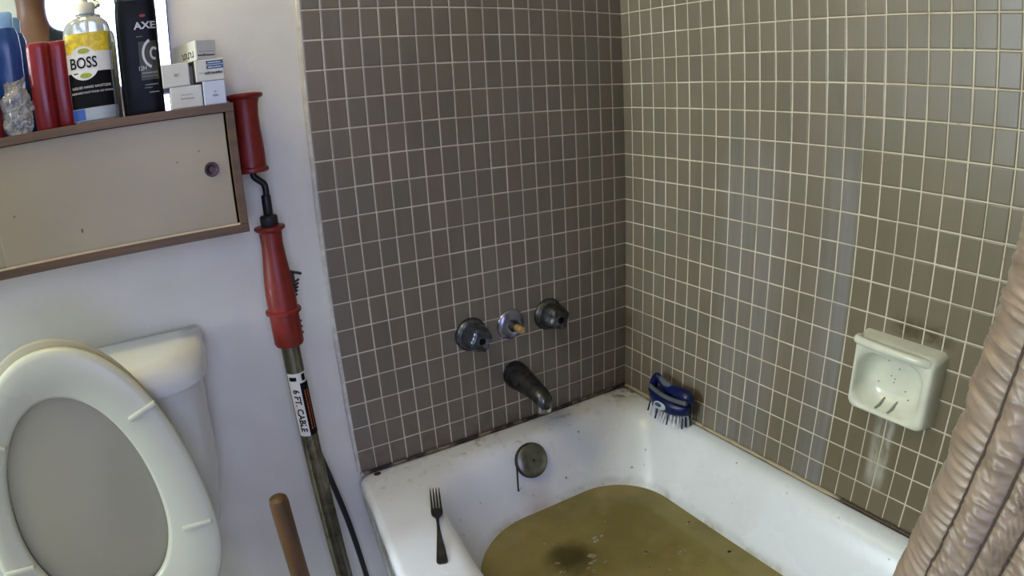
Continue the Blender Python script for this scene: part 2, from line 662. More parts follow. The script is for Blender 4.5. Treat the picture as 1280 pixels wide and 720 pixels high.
GAP = 0.0019
me_b = tile_mesh('tile_back', PITCH - GAP, ROWH - GAP, M_TB)
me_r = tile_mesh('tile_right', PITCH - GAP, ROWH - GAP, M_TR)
R_BACK = Matrix(((1, 0, 0), (0, 0, -1), (0, 1, 0)))       # local z -> -y
R_RIGHT = Matrix(((0, 0, -1), (-1, 0, 0), (0, 1, 0)))     # local z -> -x
slots = {'back': [], 'right': []}
for r in range(-13, 17):
    zc = ROW0 - (r + 0.5) * ROWH
    for c in range(20):
        slots['back'].append(Vector((-(c + 0.5) * PITCH, -0.0030, zc)))
    for c in range(39):
        yc = 0.0067 - (c + 0.5) * PITCH
        slots['right'].append(Vector((-0.0030, yc, zc)))
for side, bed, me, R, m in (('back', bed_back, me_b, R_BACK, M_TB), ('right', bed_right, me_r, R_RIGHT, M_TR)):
    ranked = []
    for p in slots[side]:
        if side == 'right' and p.y > -0.02:
            w = 0.0385 - 0.0067
        u, v = project(p)
        nrm = R @ Vector((0, 0, 1))
        to = CAM_LOC - p
        a = to.normalized().dot(nrm) / to.length_squared if (-12 < u < 1292 and -16 < v < 736) else -1
        if side == 'right' and u > 1150 and v > 265 and u > 1280 - (v - 265) * 0.36:
            a = -1                                            # behind the curtain
        ranked.append((a, p))
    ranked.sort(key=lambda t: -t[0])
    joined = B()
    for i, (a, p) in enumerate(ranked):
        first = side == 'right' and p.y > -0.02
        q = p.copy()
        tilt = Matrix.Rotation(random.gauss(0, 0.0045), 3, 'X') @ Matrix.Rotation(random.gauss(0, 0.0045), 3, 'Y') @ Matrix.Rotation(random.gauss(0, 0.004), 3, 'Z')
        q += (R @ Vector((0, 0, 1))) * random.uniform(-0.0003, 0.0003)
        sc = Matrix.Identity(4)
        if first:
            sc = Matrix.Diagonal(((PITCH - GAP - 0.008) / (PITCH - GAP), 1, 1, 1))
            q.y -= 0.004
        Mx = Matrix.Translation(q) @ (R @ tilt).to_4x4() @ sc
        if i < 300 and a > 0:
            o = bpy.data.objects.new('tile', me)
            COL.objects.link(o)
            o.parent = bed
            o.matrix_local = Matrix.Translation(-world_loc(bed)) @ Mx
        else:
            n0 = len(joined.verts)
            joined.from_mesh(me)
            joined.verts.ensure_lookup_table()
            for v in joined.verts[n0:]:
                v.co = Mx @ v.co
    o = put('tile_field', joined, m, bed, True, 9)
    o['kind'] = 'stuff'


# caulk lines between tub and tiles
def caulk(name, p0, p1, r, m, gap=None):
    bm = B()
    pts, rad = [], []
    for i in range(161):
        t = i / 160
        p = Vector(p0).lerp(Vector(p1), t)
        n = noise.noise(p * 23.0)
        p.z += 0.0015 * n
        pts.append(p)
        rad.append(r * (1 + 0.45 * noise.noise(p * 60.0 + Vector((3, 1, 7)))))
    tube(bm, pts, rad, 8)
    return struct(name, bm, m, True)


def caulk_mat(name, clean, mould, lo, hi, ax=None, a=0, b=0):
    k = NT(name)
    p = k.pos()
    f = k.ramp(k.noise(p, 21.0, 6), lo, hi)
    if ax is not None:
        f = k.math('MAXIMUM', k.math('MULTIPLY', f, 0.35), k.math('MULTIPLY', k.ramp(k.sep(p)[ax], a, b), k.ramp(k.noise(p, 30.0, 4), 0.25, 0.5, 0.5, 1)))
    k.base(k.mix(f, clean, mould))
    k.rough(0.7)
    k.bump(k.noise(p, 120.0, 3), 0.5, 0.001)
    return k.m


caulk('trim_1', (-0.765, -0.008, RIM + 0.002), (-0.006, -0.008, RIM + 0.001), 0.0042, caulk_mat('rotten_caulk', rgb(128, 112, 94), rgb(36, 28, 24), 0.40, 0.58))
caulk('trim_2', (-0.006, -0.010, RIM - 0.0005), (-0.006, -1.5, RIM - 0.0005), 0.0044, caulk_mat('yellowed_caulk', rgb(176, 164, 136), rgb(74, 60, 46), 0.55, 0.72, 1, -0.68, -0.71))

# ------------------------------------------------------------------ bathtub
tub = thing('bathtub', (-0.4, -0.76, 0.0), 'white enamel bathtub half full of murky brown water', 'bathtub')


def warp(x, y):
    k = min(1.0, max(0.0, (-0.30 - x) / 0.38))
    return x - 0.048 * sstep(0.0, 0.5, -y) * k


def tub_loop(ins, z, rad, outer=False):
    if outer:
        pts = rrect(-0.782 + ins, -0.004 - ins, -1.515 + ins, -0.004 - ins, [max(0.004, rad)] * 4)
    else:
        r = max(0.02, rad)
        pts = rrect(-0.645 + (ins if ins < 0 else ins * 0.42), -0.046 - ins, -1.43 + ins * 1.6, -0.088 - ins, [r + 0.03, r, r + 0.03, r + 0.05])
    return [(warp(x, y), y, z) for x, y in pts]


loops = [tub_loop(0.02, 0.0, 0.03, True), tub_loop(0.02, 0.05, 0.03, True), tub_loop(0.0, 0.31, 0.03, True), tub_loop(0.0, RIM - 0.03, 0.03, True)]
for a in range(1, 7):
    t = a / 6 * PI / 2
    loops.append(tub_loop(0.016 * (1 - math.cos(t)), RIM - 0.016 + 0.016 * math.sin(t), 0.03, True))
for ins, dz in ((-0.030, 0.0), (-0.022, -0.0006), (-0.012, -0.003), (-0.002, -0.008), (0.006, -0.0155), (0.013, -0.025), (0.020, -0.037), (0.030, -0.058),
                (0.042, -0.086), (0.056, -0.116), (0.076, -0.160), (0.094, -0.20), (0.114, -0.24), (0.14, -0.275), (0.18, -0.30), (0.23, -0.312)):
    loops.append(tub_loop(ins, RIM + dz, 0.105 + 0.55 * max(ins, -0.03)))
bm = B()
loft(bm, loops, True, True)
put('basin', bm, M_ENAMEL, tub, True, 60)
# overflow plate on the sloping end, with its screw and the broken bead chain
pc, pn = Vector((-0.388, -0.1185, 0.329)), Vector((0.0, -0.88, 0.47)).normalized()
M_PLATE = mat('pitted_steel', rgb(124, 122, 110), 0.35, 0.85, 0.15, 60)
M_BLACK = mat('black_grime', rgb(28, 27, 30), 0.5, var=0.2)
bm = B()
lathe(bm, pc, pn, [(0.0405, -0.012), (0.0425, -0.006), (0.0425, 0.0005), (0.0412, 0.0015)], 48)
ov = put('overflow_gasket', bm, M_BLACK, tub)
bm = B()
lathe(bm, pc + pn * 0.001, pn, [(0.0405, 0.0), (0.0400, 0.004), (0.0375, 0.0062), (0.020, 0.0078), (0.0, 0.008)], 48)
plate = put('overflow_plate', bm, M_PLATE, tub)
bm = B()
lathe(bm, pc + pn * 0.0085, pn, [(0.0036, 0), (0.0034, 0.001), (0.0, 0.0014)], 16)
box(bm, pc + pn * 0.0098 - Vector((0.003, 0.0004, 0.0004)), pc + pn * 0.0098 + Vector((0.003, 0.0004, 0.0004)))
put('screw', bm, M_CHROME, plate)
bm = B()
ch0 = pc + Vector((-0.0455, -0.0035, 0.002))
for i in range(20):
    t = i / 19
    p = ch0 + Vector((-0.010 * t, -0.003 - 0.018 * t, -0.050 * t))
    bmesh.ops.create_icosphere(bm, subdivisions=1, radius=0.0024, matrix=Matrix.Translation(p))
bmesh.ops.create_icosphere(bm, subdivisions=1, radius=0.003, matrix=Matrix.Translation(ch0 + Vector((-0.010, -0.022, -0.053))))
o = put('bead_chain', bm, M_BLACK, tub)
bm = B()
lathe(bm, (-0.738, -0.024, RIM - 0.0005), (0, 0, 1), [(0.0085, 0.0), (0.0085, 0.0010), (0.006, 0.0022), (0.0, 0.0026)], 20, 1.0, 0.8)
put('rust_spot', bm, mat('rust', rgb(72, 44, 32), 0.8, var=0.3, scale=150), tub)

# the water
LVL = 0.21
bm = B()
lp = tub_loop(0.0758, LVL, 0.105 + 0.55 * 0.076)
lo = tub_loop(0.111, LVL - 0.07, 0.105 + 0.55 * 0.112)
loft(bm, [lo, lp], True, True)
water = put('bath_water', bm, murky(), None, False)
tag(water, 'murky olive brown water standing in the white bathtub', 'water', kind='stuff')
bm = B()
random.seed(11)
spots = [(-0.343, -0.327, 0.011), (-0.4, -0.372, 0.010), (-0.297, -0.425, 0.006), (-0.235, -0.482, 0.008), (-0.458, -0.271, 0.004), (-0.415, -0.385, 0.009), (-0.385, -0.400, 0.004), (-0.463, -0.345, 0.004), (-0.47, -0.37, 0.005), (-0.30, -0.29, 0.003), (-0.215, -0.53, 0.004), (-0.148, -0.415, 0.006), (-0.150, -0.545, 0.006), (-0.36, -0.28, 0.003), (-0.425, -0.41, 0.004), (-0.445, -0.285, 0.003), (-0.37, -0.45, 0.005), (-0.29, -0.5, 0.004), (-0.32, -0.47, 0.004)]
for x, y, s in spots:
    s *= 1.4
    for _ in range(3):
        n = 9
        a0 = random.random() * 6
        ox, oy = random.gauss(0, s * 0.5), random.gauss(0, s * 0.4)
        ss = s * random.uniform(0.3, 0.8)
        ring = [(x + ox + ss * random.uniform(0.6, 1.2) * math.cos(a0 + 2 * PI * i / n), y + oy + 0.6 * ss * random.uniform(0.6, 1.2) * math.sin(a0 + 2 * PI * i / n)) for i in range(n)]
        loft(bm, [[(u, v, LVL - 0.0005) for u, v in ring], [(u * 0.9 + 0.1 * x, v * 0.9 + 0.1 * y, LVL + 0.0012) for u, v in ring]])
sc = put('floating_scum', bm, mat('soap_scum', rgb(150, 146, 120), 0.7, var=0.3, scale=200), water)
sc['kind'] = 'stuff'

# ------------------------------------------------------------------ fork on the rim
fork = thing('fork', (-0.71, -0.27, RIM), 'dull steel dinner fork lying on the front rim of the tub', 'fork')
M_FORK = mat('dull_steel', rgb(92, 90, 88), 0.34, 0.9, 0.2, 80)
ft, fe = Vector((-0.657, -0.162, 0)), Vector((-0.7385, -0.371, 0))      # tine ends, handle end
fd = (fe - ft)
FL = fd.length
fd.normalize()
fs = Vector((-fd.y, fd.x, 0))


def fpt(l, w, h):
    p = ft + fd * l * FL + fs * w
    return Vector((p.x, p.y, RIM + h))


def flat(bm, secs, th):
    """secs: (l, w0, w1, h): a thin bar with rounded edges"""
    loops = []
    for l, w0, w1, h in secs:
        e = min(0.0006, (w1 - w0) * 0.2)
        loops.append([fpt(l, w0, h + th * 0.4), fpt(l, w0 + e, h), fpt(l, w1 - e, h), fpt(l, w1, h + th * 0.4), fpt(l, w1, h + th * 0.7), fpt(l, w1 - e, h + th), fpt(l, w0 + e, h + th), fpt(l, w0, h + th * 0.7)])
    loft(bm, loops)


bm = B()
flat(bm, [(0.27, -0.0118, 0.0118, 0.0042), (0.32, -0.0122, 0.0122, 0.0030), (0.36, -0.0112, 0.0112, 0.0030), (0.39, -0.0082, 0.0082, 0.0042), (0.415, -0.005, 0.005, 0.0062), (0.45, -0.0034, 0.0034, 0.0088), (0.52, -0.0029, 0.0029, 0.0100), (0.6, -0.0034, 0.0034, 0.0094), (0.7, -0.0052, 0.0052, 0.0068), (0.8, -0.0074, 0.0074, 0.0038), (0.9, -0.0095, 0.0095, 0.0014), (0.97, -0.0106, 0.0106, 0.0004), (0.99, -0.0092, 0.0092, 0.0004), (1.0, -0.006, 0.006, 0.0006)], 0.0022)
put('handle', bm, M_FORK, fork)
for i in range(4):
    bm = B()
    c = -0.0092 + i * 0.00613
    flat(bm, [(0.0, c - 0.0007, c + 0.0007, 0.0125), (0.02, c - 0.0012, c + 0.0012, 0.0122), (0.1, c - 0.0016, c + 0.0016, 0.0105), (0.2, c - 0.0019, c + 0.0019, 0.0068), (0.28, c - 0.0024, c + 0.0024, 0.0040)], 0.0019)
    put('tine', bm, M_FORK, fork)

# ------------------------------------------------------------------ scrubbing brush in the corner
by0, by1, bx = -0.152, -0.290, -0.042
brush = thing('scrub_brush', (bx, -0.22, RIM), 'navy blue scrubbing brush with white bristles standing in the tub corner', 'brush')
M_NAVY = mat('navy_plastic', rgb(11, 22, 72), 0.34, var=0.1)
M_GRIP = mat('grey_rubber', rgb(84, 90, 96), 0.6, var=0.1)
M_BRIS = mat('white_bristle', rgb(222, 224, 232), 0.5, var=0.05)
N = 26
loops = []
for i in range(N + 1):                        # the block that holds the bristles, a boat shape along -y
    t = i / N
    y = by0 + (by1 - by0) * t
    hw = 0.0015 + 0.030 * math.sin(PI * t) ** 0.5
    zt = RIM + 0.060 + 0.012 * (1 - t) ** 2 + 0.004 * math.sin(PI * t)
    zb = RIM + 0.024 - 0.003 * math.sin(PI * t) + 0.016 * (1 - t) ** 4 + 0.012 * t ** 4
    zm = (zt + zb) / 2
    hh = (zt - zb) / 2
    loops.append([(bx + hw * abs(math.cos(a)) ** 0.7 * math.copysign(1, math.cos(a)), y, zm + hh * abs(math.sin(a)) ** 0.7 * math.copysign(1, math.sin(a))) for a in [2 * PI * k / 20 for k in range(20)]])
bm = B(); loft(bm, loops); put('brush_block', bm, M_NAVY, brush)
hp = catmull([(bx, by0 - 0.006, RIM + 0.052), (bx, by0 - 0.010, RIM + 0.078), (bx, by0 - 0.020, RIM + 0.100), (bx, by0 - 0.034, RIM + 0.094), (bx, by0 - 0.062, RIM + 0.083), (bx, by0 - 0.095, RIM + 0.083), (bx, by0 - 0.128, RIM + 0.082), (bx, by0 - 0.147, RIM + 0.074)], 6)
rad = []
for i in range(len(hp)):
    t = i / (len(hp) - 1)
    rad.append(0.011 - 0.003 * math.exp(-((t - 0.34) / 0.12) ** 2) + 0.006 * math.exp(-((t - 0.78) / 0.16) ** 2) - 0.006 * sstep(0.88, 1.0, t))
bm = B(); tube(bm, hp, rad, 16); put('brush_handle', bm, M_NAVY, brush)
gp = [p + Vector((0, 0, 0.005)) for p in hp[17:30]]
bm = B(); tube(bm, gp, [0.004 + 0.0065 * math.sin(PI * i / (len(gp) - 1)) ** 0.5 for i in range(len(gp))], 12); put('rubber_grip', bm, M_GRIP, brush)
gp = [(bx - 0.022 + 0.006 * (2 * i / 14 - 1) ** 2, by0 - 0.012 - 0.130 * i / 14, RIM + 0.076 - 0.006 * math.sin(i / 14 * PI)) for i in range(15)]
bm = B(); tube(bm, gp, 0.006, 10); put('rubber_grip', bm, M_GRIP, brush)
bm = B()
lathe(bm, (bx - 0.0312, by0 - 0.066, RIM + 0.045), (-0.97, -0.02, 0.24), [(0.0200, -0.002), (0.0200, 0.0012), (0.018, 0.0018), (0.0, 0.002)], 28, 1.0, 0.5, xdir=(0, 1, 0))
ba = put('brush_badge', bm, mat('badge_silver', rgb(176, 184, 186), 0.4, var=0.1, scale=200), brush)
bm = B()
lathe(bm, (bx - 0.0315, by0 - 0.062, RIM + 0.046), (-0.97, -0.02, 0.24), [(0.011, 0.001), (0.011, 0.0026), (0.0, 0.0028)], 20, 1.0, 0.42, xdir=(0, 1, 0))
put('badge_mark', bm, mat('badge_blue', rgb(52, 78, 110), 0.4), ba)
random.seed(3)
bm_w, bm_n = B(), B()
for i in range(13):
    for j in range(5):
        t = (i + 0.5) / 13
        hw = 0.024 * math.sin(PI * (0.06 + 0.88 * t)) ** 0.6
        x = bx + hw * (j - 2) / 2
        y = by0 - 0.006 + (by1 - by0 + 0.012) * t
        lean = Vector(((x - bx) * 0.30, (0.006 * (0.5 - t)), 0))
        tgt = bm_n if (i % 4 == 0 and j % 2 == 0) else bm_w
        for q in range(4):
            d = Vector((random.gauss(0, 0.0012), random.gauss(0, 0.0012), 0))
            base = Vector((x, y, RIM + 0.028)) + d * 0.5
            tip = Vector((x, y, RIM + 0.0006)) + lean + d
            tube(tgt, [base, tip], 0.0010, 5)
put('bristles', bm_w, M_BRIS, brush)['kind'] = 'stuff'
put('bristles', bm_n, M_NAVY, brush)['kind'] = 'stuff'

# ------------------------------------------------------------------ soap dish (glazed ceramic, open to the room)
dish = thing('soap_dish', (0.0, -0.765, 0.67), 'white ceramic soap dish set into the tiled right wall', 'soap dish')
M_DISH = mat('dish_glaze', rgb(214, 214, 198), 0.22, var=0.05, scale=25)
dy0, dy1, dz0, dz1 = -0.690, -0.852, 0.600, 0.742          # far end, near end, bottom, top
PRO = 0.046
# outer shell profile in (x, z) swept along y, with a hollow: built as a loft of rings from the wall out to the mouth and in again


def dring(x, y0, y1, z0, z1, r, n=10):
    out = []
    cs = [(y1 + r, z0 + r, PI), (y0 - r, z0 + r, 1.5 * PI), (y0 - r, z1 - r, 0), (y1 + r, z1 - r, 0.5 * PI)]
    for cy, cz, a0 in cs:
        for k in range(n + 1):
            a = a0 + PI / 2 * k / n
            out.append((x, cy + r * math.cos(a), cz + r * math.sin(a)))
    return out


rings = [dring(0.0, dy0 + 0.004, dy1 - 0.004, dz0 - 0.002, dz1 + 0.004, 0.012),
         dring(-0.010, dy0 + 0.003, dy1 - 0.003, dz0 + 0.000, dz1 + 0.003, 0.013),
         dring(-0.030, dy0, dy1, dz0 + 0.002, dz1, 0.014),
         dring(-0.040, dy0 - 0.002, dy1 + 0.003, dz0 + 0.003, dz1 - 0.002, 0.016),
         dring(-0.0455, dy0 - 0.005, dy1 + 0.006, dz0 + 0.006, dz1 - 0.006, 0.018),
         dring(-0.0465, dy0 - 0.008, dy1 + 0.010, dz0 + 0.009, dz1 - 0.012, 0.022),
         dring(-0.0450, dy0 - 0.010, dy1 + 0.016, dz0 + 0.012, dz1 - 0.022, 0.028),
         dring(-0.038, dy0 - 0.012, dy1 + 0.022, dz0 + 0.014, dz1 - 0.025, 0.034),
         dring(-0.024, dy0 - 0.016, dy1 + 0.027, dz0 + 0.018, dz1 - 0.028, 0.036),
         dring(-0.012, dy0 - 0.024, dy1 + 0.033, dz0 + 0.028, dz1 - 0.034, 0.034),
         dring(-0.007, dy0 - 0.036, dy1 + 0.044, dz0 + 0.042, dz1 - 0.044, 0.024)]
bm = B(); loft(bm, rings, True, True); put('dish_body', bm, M_DISH, dish, True, 70)
bm = B()
tube(bm, catmull([(-0.034, dy0 - 0.004, dz1 - 0.006), (-0.046, dy0 - 0.012, dz1 - 0.007), (-0.050, (dy0 + dy1) / 2, dz1 - 0.008), (-0.048, dy1 + 0.035, dz1 - 0.009), (-0.040, dy1 + 0.015, dz1 - 0.012)], 8), 0.0080, 14)
put('top_lip', bm, M_DISH, dish)
for yy in (-0.752, -0.778):
    bm = B()
    tube(bm, [(-0.041, yy + 0.002, dz0 + 0.0165), (-0.028, yy, dz0 + 0.019), (-0.014, yy - 0.002, dz0 + 0.030)], [0.0016, 0.0026, 0.0012], 8)
    put('drain_ridge', bm, mat('dish_grime', rgb(150, 148, 134), 0.4), dish)
bm = B()
for yy, zz, xx in ((-0.748, 0.700, -0.009), (-0.757, 0.672, -0.007), (-0.765, 0.668, -0.007), (-0.764, 0.661, -0.007), (-0.771, 0.690, -0.008), (-0.80, 0.640, -0.012), (-0.735, 0.655, -0.011), (-0.79, 0.652, -0.008)):
    bmesh.ops.create_icosphere(bm, subdivisions=1, radius=0.0014, matrix=Matrix.Translation((xx, yy, zz)) @ Matrix.Diagonal((0.4, 1, 1, 1)))
put('grime_specks', bm, mat('speck_brown', rgb(72, 56, 42), 0.8), dish)['kind'] = 'stuff'

# ------------------------------------------------------------------ taps and spout on the end wall
TZ = 0.637
M_CHROME2 = mat('blue_grey_chrome', rgb(92, 96, 106), 0.26, 0.85, 0.18, 50)
M_BOLE = mat('hole_dark', rgb(8, 8, 8), 0.9)


def tap(name, x, label, m, rot):
    t = thing(name, (x, 0, TZ), label, 'tap')
    o = Vector((x, -0.003, TZ))
    bm = B()
    lathe(bm, o, (0, -1, 0), [(0.040, 0.0), (0.0395, 0.003), (0.037, 0.008), (0.031, 0.014), (0.026, 0.017), (0.0, 0.017)], 40)
    put('escutcheon', bm, m, t)
    bm = B()
    prof = [(0.026, 0.012), (0.0325, 0.016), (0.0335, 0.024), (0.0305, 0.036), (0.0265, 0.048), (0.024, 0.054), (0.019, 0.0565), (0.0085, 0.057), (0.0078, 0.048), (0.0, 0.046)]
    amp = [0, 0.05, 0.12, 0.2, 0.26, 0.26, 0.2, 0, 0, 0]
    rows = lathe(bm, o, (0, -1, 0), prof, 48, lobes=4, amp=amp, xdir=(math.cos(rot), 0, math.sin(rot)))
    put('handle', bm, m, t)
    bm = B()
    lathe(bm, o + Vector((0, -0.0475, 0)), (0, -1, 0), [(0.0076, -0.002), (0.0076, 0.0004), (0, 0.0004)], 20)
    put('screw_hole', bm, M_BOLE, t)
    return t


tap('tap', -0.465, 'left dark chrome tap handle with a hole in its end, on the tiles', M_CHROME2, 0.3)
tap('tap', -0.253, 'right grey fluted tap handle nearest the tiled corner', M_CHROME, 0.5)
v = thing('diverter_valve', (-0.36, 0, TZ), 'bare valve stem with a brass tip between the two tap handles', 'valve')
o = Vector((-0.36, -0.003, TZ))
bm = B(); lathe(bm, o, (0, -1, 0), [(0.037, 0.0), (0.0365, 0.003), (0.034, 0.007), (0.024, 0.011), (0.014, 0.013), (0, 0.013)], 40)
put('escutcheon', bm, mat('lavender_chrome', rgb(150, 150, 166), 0.25, 0.8, 0.1, 40), v)
bm = B(); lathe(bm, o, (0, -1, 0), [(0.0145, 0.008), (0.0145, 0.022), (0.0125, 0.026), (0.011, 0.030), (0, 0.030)], 6)
put('stem', bm, M_CHROME, v)
bm = B(); lathe(bm, o, (0, -1, 0), [(0.0075, 0.026), (0.0085, 0.030), (0.0085, 0.052), (0.0075, 0.055), (0, 0.0555)], 20)
put('brass_tip', bm, mat('brass', rgb(196, 160, 104), 0.4, 0.5, 0.2, 150), v)

sp = thing('tub_spout', (-0.357, 0, 0.5), 'tarnished grey tub spout below the bare valve stem', 'spout')
bm = B()
secs = [(0.002, 0.506, 0.030, 0.033), (-0.010, 0.506, 0.0305, 0.033), (-0.030, 0.5055, 0.0295, 0.031), (-0.060, 0.5035, 0.0265, 0.026), (-0.090, 0.500, 0.0235, 0.0215), (-0.115, 0.496, 0.0215, 0.0200), (-0.132, 0.491, 0.0200, 0.0200), (-0.143, 0.486, 0.0170, 0.0185), (-0.149, 0.483, 0.0100, 0.0120), (-0.151, 0.482, 0.003, 0.004)]
loops = []
for y, z, hw, hh in secs:
    loops.append([(-0.357 + hw * abs(math.cos(a)) ** 0.85 * math.copysign(1, math.cos(a)), y, z + hh * abs(math.sin(a)) ** 0.85 * math.copysign(1, math.sin(a))) for a in [2 * PI * i / 32 for i in range(32)]])
loft(bm, loops)
put('spout_body', bm, M_CHROME, sp)
bm = B()
lathe(bm, (-0.357, -0.130, 0.480), (0, -0.12, -1), [(0.0165, 0.0), (0.0175, 0.010), (0.0165, 0.020), (0.013, 0.020), (0.012, 0.010), (0.0, 0.010)], 28)
put('outlet', bm, mat('worn_chrome', rgb(170, 170, 168), 0.22, 0.9, 0.1), sp)

# ------------------------------------------------------------------ toilet with its seat and cover up
TX = -1.268
wc = thing('toilet', (TX, -0.4, 0.0), 'white toilet with the seat and cover raised against its tank', 'toilet')


def dshape(hw, yb, yf, n=40, p=2.6):
    """D outline: straight back at yb, rounded front at yf"""
    out = [(TX + hw, yb)]
    for i in range(n + 1):
        a = PI * i / n
        out.append((TX + hw * abs(math.cos(a)) ** (2 / p) * math.copysign(1, math.cos(a)), yb - 0.02 + (yf - yb + 0.02) * abs(math.sin(a)) ** (2 / p)))
    out.append((TX - hw, yb))
    return out


def dl(hw, yb, yf, z, p=2.6):
    return [(x, y, z) for x, y in dshape(hw, yb, yf, p=p)]


bm = B()
loft(bm, [dl(0.165, -0.01, -0.165, 0.40, 3.4), dl(0.180, -0.008, -0.175, 0.43, 3.4), dl(0.206, -0.006, -0.178, 0.55, 3.6), dl(0.216, -0.004, -0.184, 0.70, 3.8), dl(0.218, -0.004, -0.186, 0.752, 4.0)])
put('tank', bm, M_CHINA, wc, True, 50)
bm = B()
loft(bm, [dl(hw, yb, yf, z, p) for hw, yb, yf, z, p in ((0.219, -0.002, -0.188, 0.747, 4.4), (0.231, 0.0, -0.205, 0.7475, 4.4), (0.2335, 0.001, -0.208, 0.752, 4.2), (0.2335, 0.001, -0.208, 0.772, 3.8), (0.232, 0.001, -0.206, 0.784, 3.4), (0.229, 0.0, -0.203, 0.7905, 3.1), (0.222, -0.004, -0.197, 0.7955, 3.0), (0.19, -0.03, -0.165, 0.798, 3.0))])
put('tank_lid', bm, M_CHINA, wc, True, 50)


def egg(hw, y0, y1, z, n=48, cx=TX):
    """plan outline of the bowl, wide near the hinge y0 and rounded at the front y1"""
    out = []
    for i in range(n):
        a = 2 * PI * i / n
        yy = (y0 + y1) / 2 + (y0 - y1) / 2 * math.cos(a)
        w = hw * abs(math.sin(a)) ** 0.85 * (1 + 0.10 * math.cos(a)) * math.copysign(1, math.sin(a))
        out.append((cx + w, yy, z))
    return out


bm = B()
loft(bm, [egg(0.11, -0.20, -0.60, 0.0), egg(0.105, -0.20, -0.58, 0.05), egg(0.10, -0.22, -0.56, 0.16), egg(0.14, -0.22, -0.64, 0.26), egg(0.175, -0.21, -0.70, 0.34), egg(0.185, -0.20, -0.715, 0.375), egg(0.185, -0.20, -0.715, 0.388), egg(0.178, -0.205, -0.705, 0.392),
          egg(0.135, -0.27, -0.665, 0.390), egg(0.125, -0.28, -0.655, 0.36), egg(0.10, -0.30, -0.60, 0.26), egg(0.05, -0.36, -0.48, 0.20)])
put('bowl', bm, M_CHINA, wc, True, 60)
# raised seat: a ring in a plane leaning back on the tank.  local u = across, w = up the seat, d = out of it (towards the room)
SB, ST = Vector((TX - 0.008, -0.272, 0.372)), Vector((TX - 0.008, -0.226, 0.872))
SU = Vector((1, 0, 0))
SW = (ST - SB).normalized()
SD = SU.cross(SW).normalized()
if SD.y > 0:
    SD = -SD
SL = (ST - SB).length


def seat_outline(g, dummy, w1, d, n=80, kind='o'):
    """g: growth beyond the measured outline; outer ring or hole"""
    if kind == 'o':
        hw, w0, wt, wm, e = 0.187 + g, 0.0 - g, 0.510 + g, 0.175, 0.94
    else:
        hw, w0, wt, wm, e = 0.123 - g, 0.075 + g, 0.436 - g, 0.225, 0.96
    out = []
    for i in range(n):
        a = 2 * PI * i / n
        c, s_ = math.cos(a), math.sin(a)
        w = wm + (wt - wm) * -c if c < 0 else wm - (wm - w0) * c
        e2 = e if c < 0 else (0.62 if kind == 'o' else 0.8)
        u = hw * abs(s_) ** e2 * math.copysign(1, s_)
        if kind == 'i':
            u -= 0.012
        out.append(SB + SU * u + SW * w + SD * d)
    return out


HW = 0.194
bm = B()
loops = [seat_outline(g, 0, 0, d) for g, d in ((-0.006, 0.0), (0.0, 0.006), (0.0, 0.012), (-0.004, 0.017), (-0.012, 0.019))]
loops += [seat_outline(g, 0, 0, d, kind='i') for g, d in ((-0.006, 0.018), (0.0, 0.014), (0.002, 0.006), (-0.001, 0.0))]
rows = loft(bm, loops, False, False)
n = len(rows[0])
for i in range(n):
    j = (i + 1) % n
    bm.faces.new((rows[-1][i], rows[-1][j], rows[0][j], rows[0][i]))
seat = put('seat', bm, M_SEAT, wc, True, 60)
for u, w, ang in ((0.123, 0.384, 0.36), (0.153, 0.172, 0.0), (-0.123, 0.384, -0.36), (-0.153, 0.172, 0.0)):
    bm = B()
    c = SB + SU * u + SW * w + SD * 0.018
    d = SU * math.cos(ang) + SW * math.sin(ang)
    e = SD.cross(d)
    R3 = Matrix((d, e, SD)).transposed()
    box(bm, c - Vector((0.025, 0.0042, 0.004)), c + Vector((0.025, 0.0042, 0.007)), 0.0025, 2, R3)
    put('bumper', bm, M_SEAT, seat)
bm = B()
up = SW * 0.011 - SU * 0.007
loft(bm, [[p + up for p in seat_outline(g, 0, 0, d)] for g, d in ((-0.004, -0.004), (0.0, -0.008), (-0.001, -0.013), (-0.014, -0.020))], True, True)
put('cover', bm, mat('aged_cover_plastic', rgb(158, 154, 132), 0.55, var=0.03, scale=4), wc, True, 60)
for s in (-1, 1):
    bm = B()
    tube(bm, [SB + SU * (s * 0.075 - 0.02) + SD * 0.004 - SW * 0.004, SB + SU * (s * 0.075 + 0.02) + SD * 0.004 - SW * 0.004], 0.012, 14)
    put('hinge', bm, M_SEAT, wc)

# ------------------------------------------------------------------ medicine cabinet
CX0, CX1, CZ0, CZ1, CYF = -1.74, -0.919, 0.9685, 1.1905, -0.098
cab = thing('wall_cabinet', ((CX0 + CX1) / 2, 0, CZ0), 'wood edged wall cabinet with cream sliding doors above the toilet', 'cabinet')
M_CREAM = cream_door()
bm = B()
TH = 0.0145
box(bm, (CX0, CYF, CZ1 - TH), (CX1, Y1, CZ1), 0.0008)
box(bm, (CX0, CYF, CZ0), (CX1, Y1, CZ0 + TH), 0.0008)
box(bm, (CX1 - TH, CYF, CZ0 + TH), (CX1, Y1, CZ1 - TH), 0.0008)
box(bm, (CX0, CYF, CZ0 + TH), (CX0 + TH, Y1, CZ1 - TH), 0.0008)
put('cabinet_frame', bm, M_WOODDARK, cab, True, 15)
bm = B(); box(bm, (CX0 + TH, 0.004, CZ0 + TH), (CX1 - TH, Y1, CZ1 - TH)); put('back_panel', bm, M_CREAM, cab)
bm = B(); box(bm, (CX0 + TH, CYF + 0.002, CZ0 + TH), (CX1 - TH, CYF + 0.0045, CZ0 + TH + 0.003)); put('track', bm, mat('pale_track', rgb(190, 172, 138), 0.5), cab)
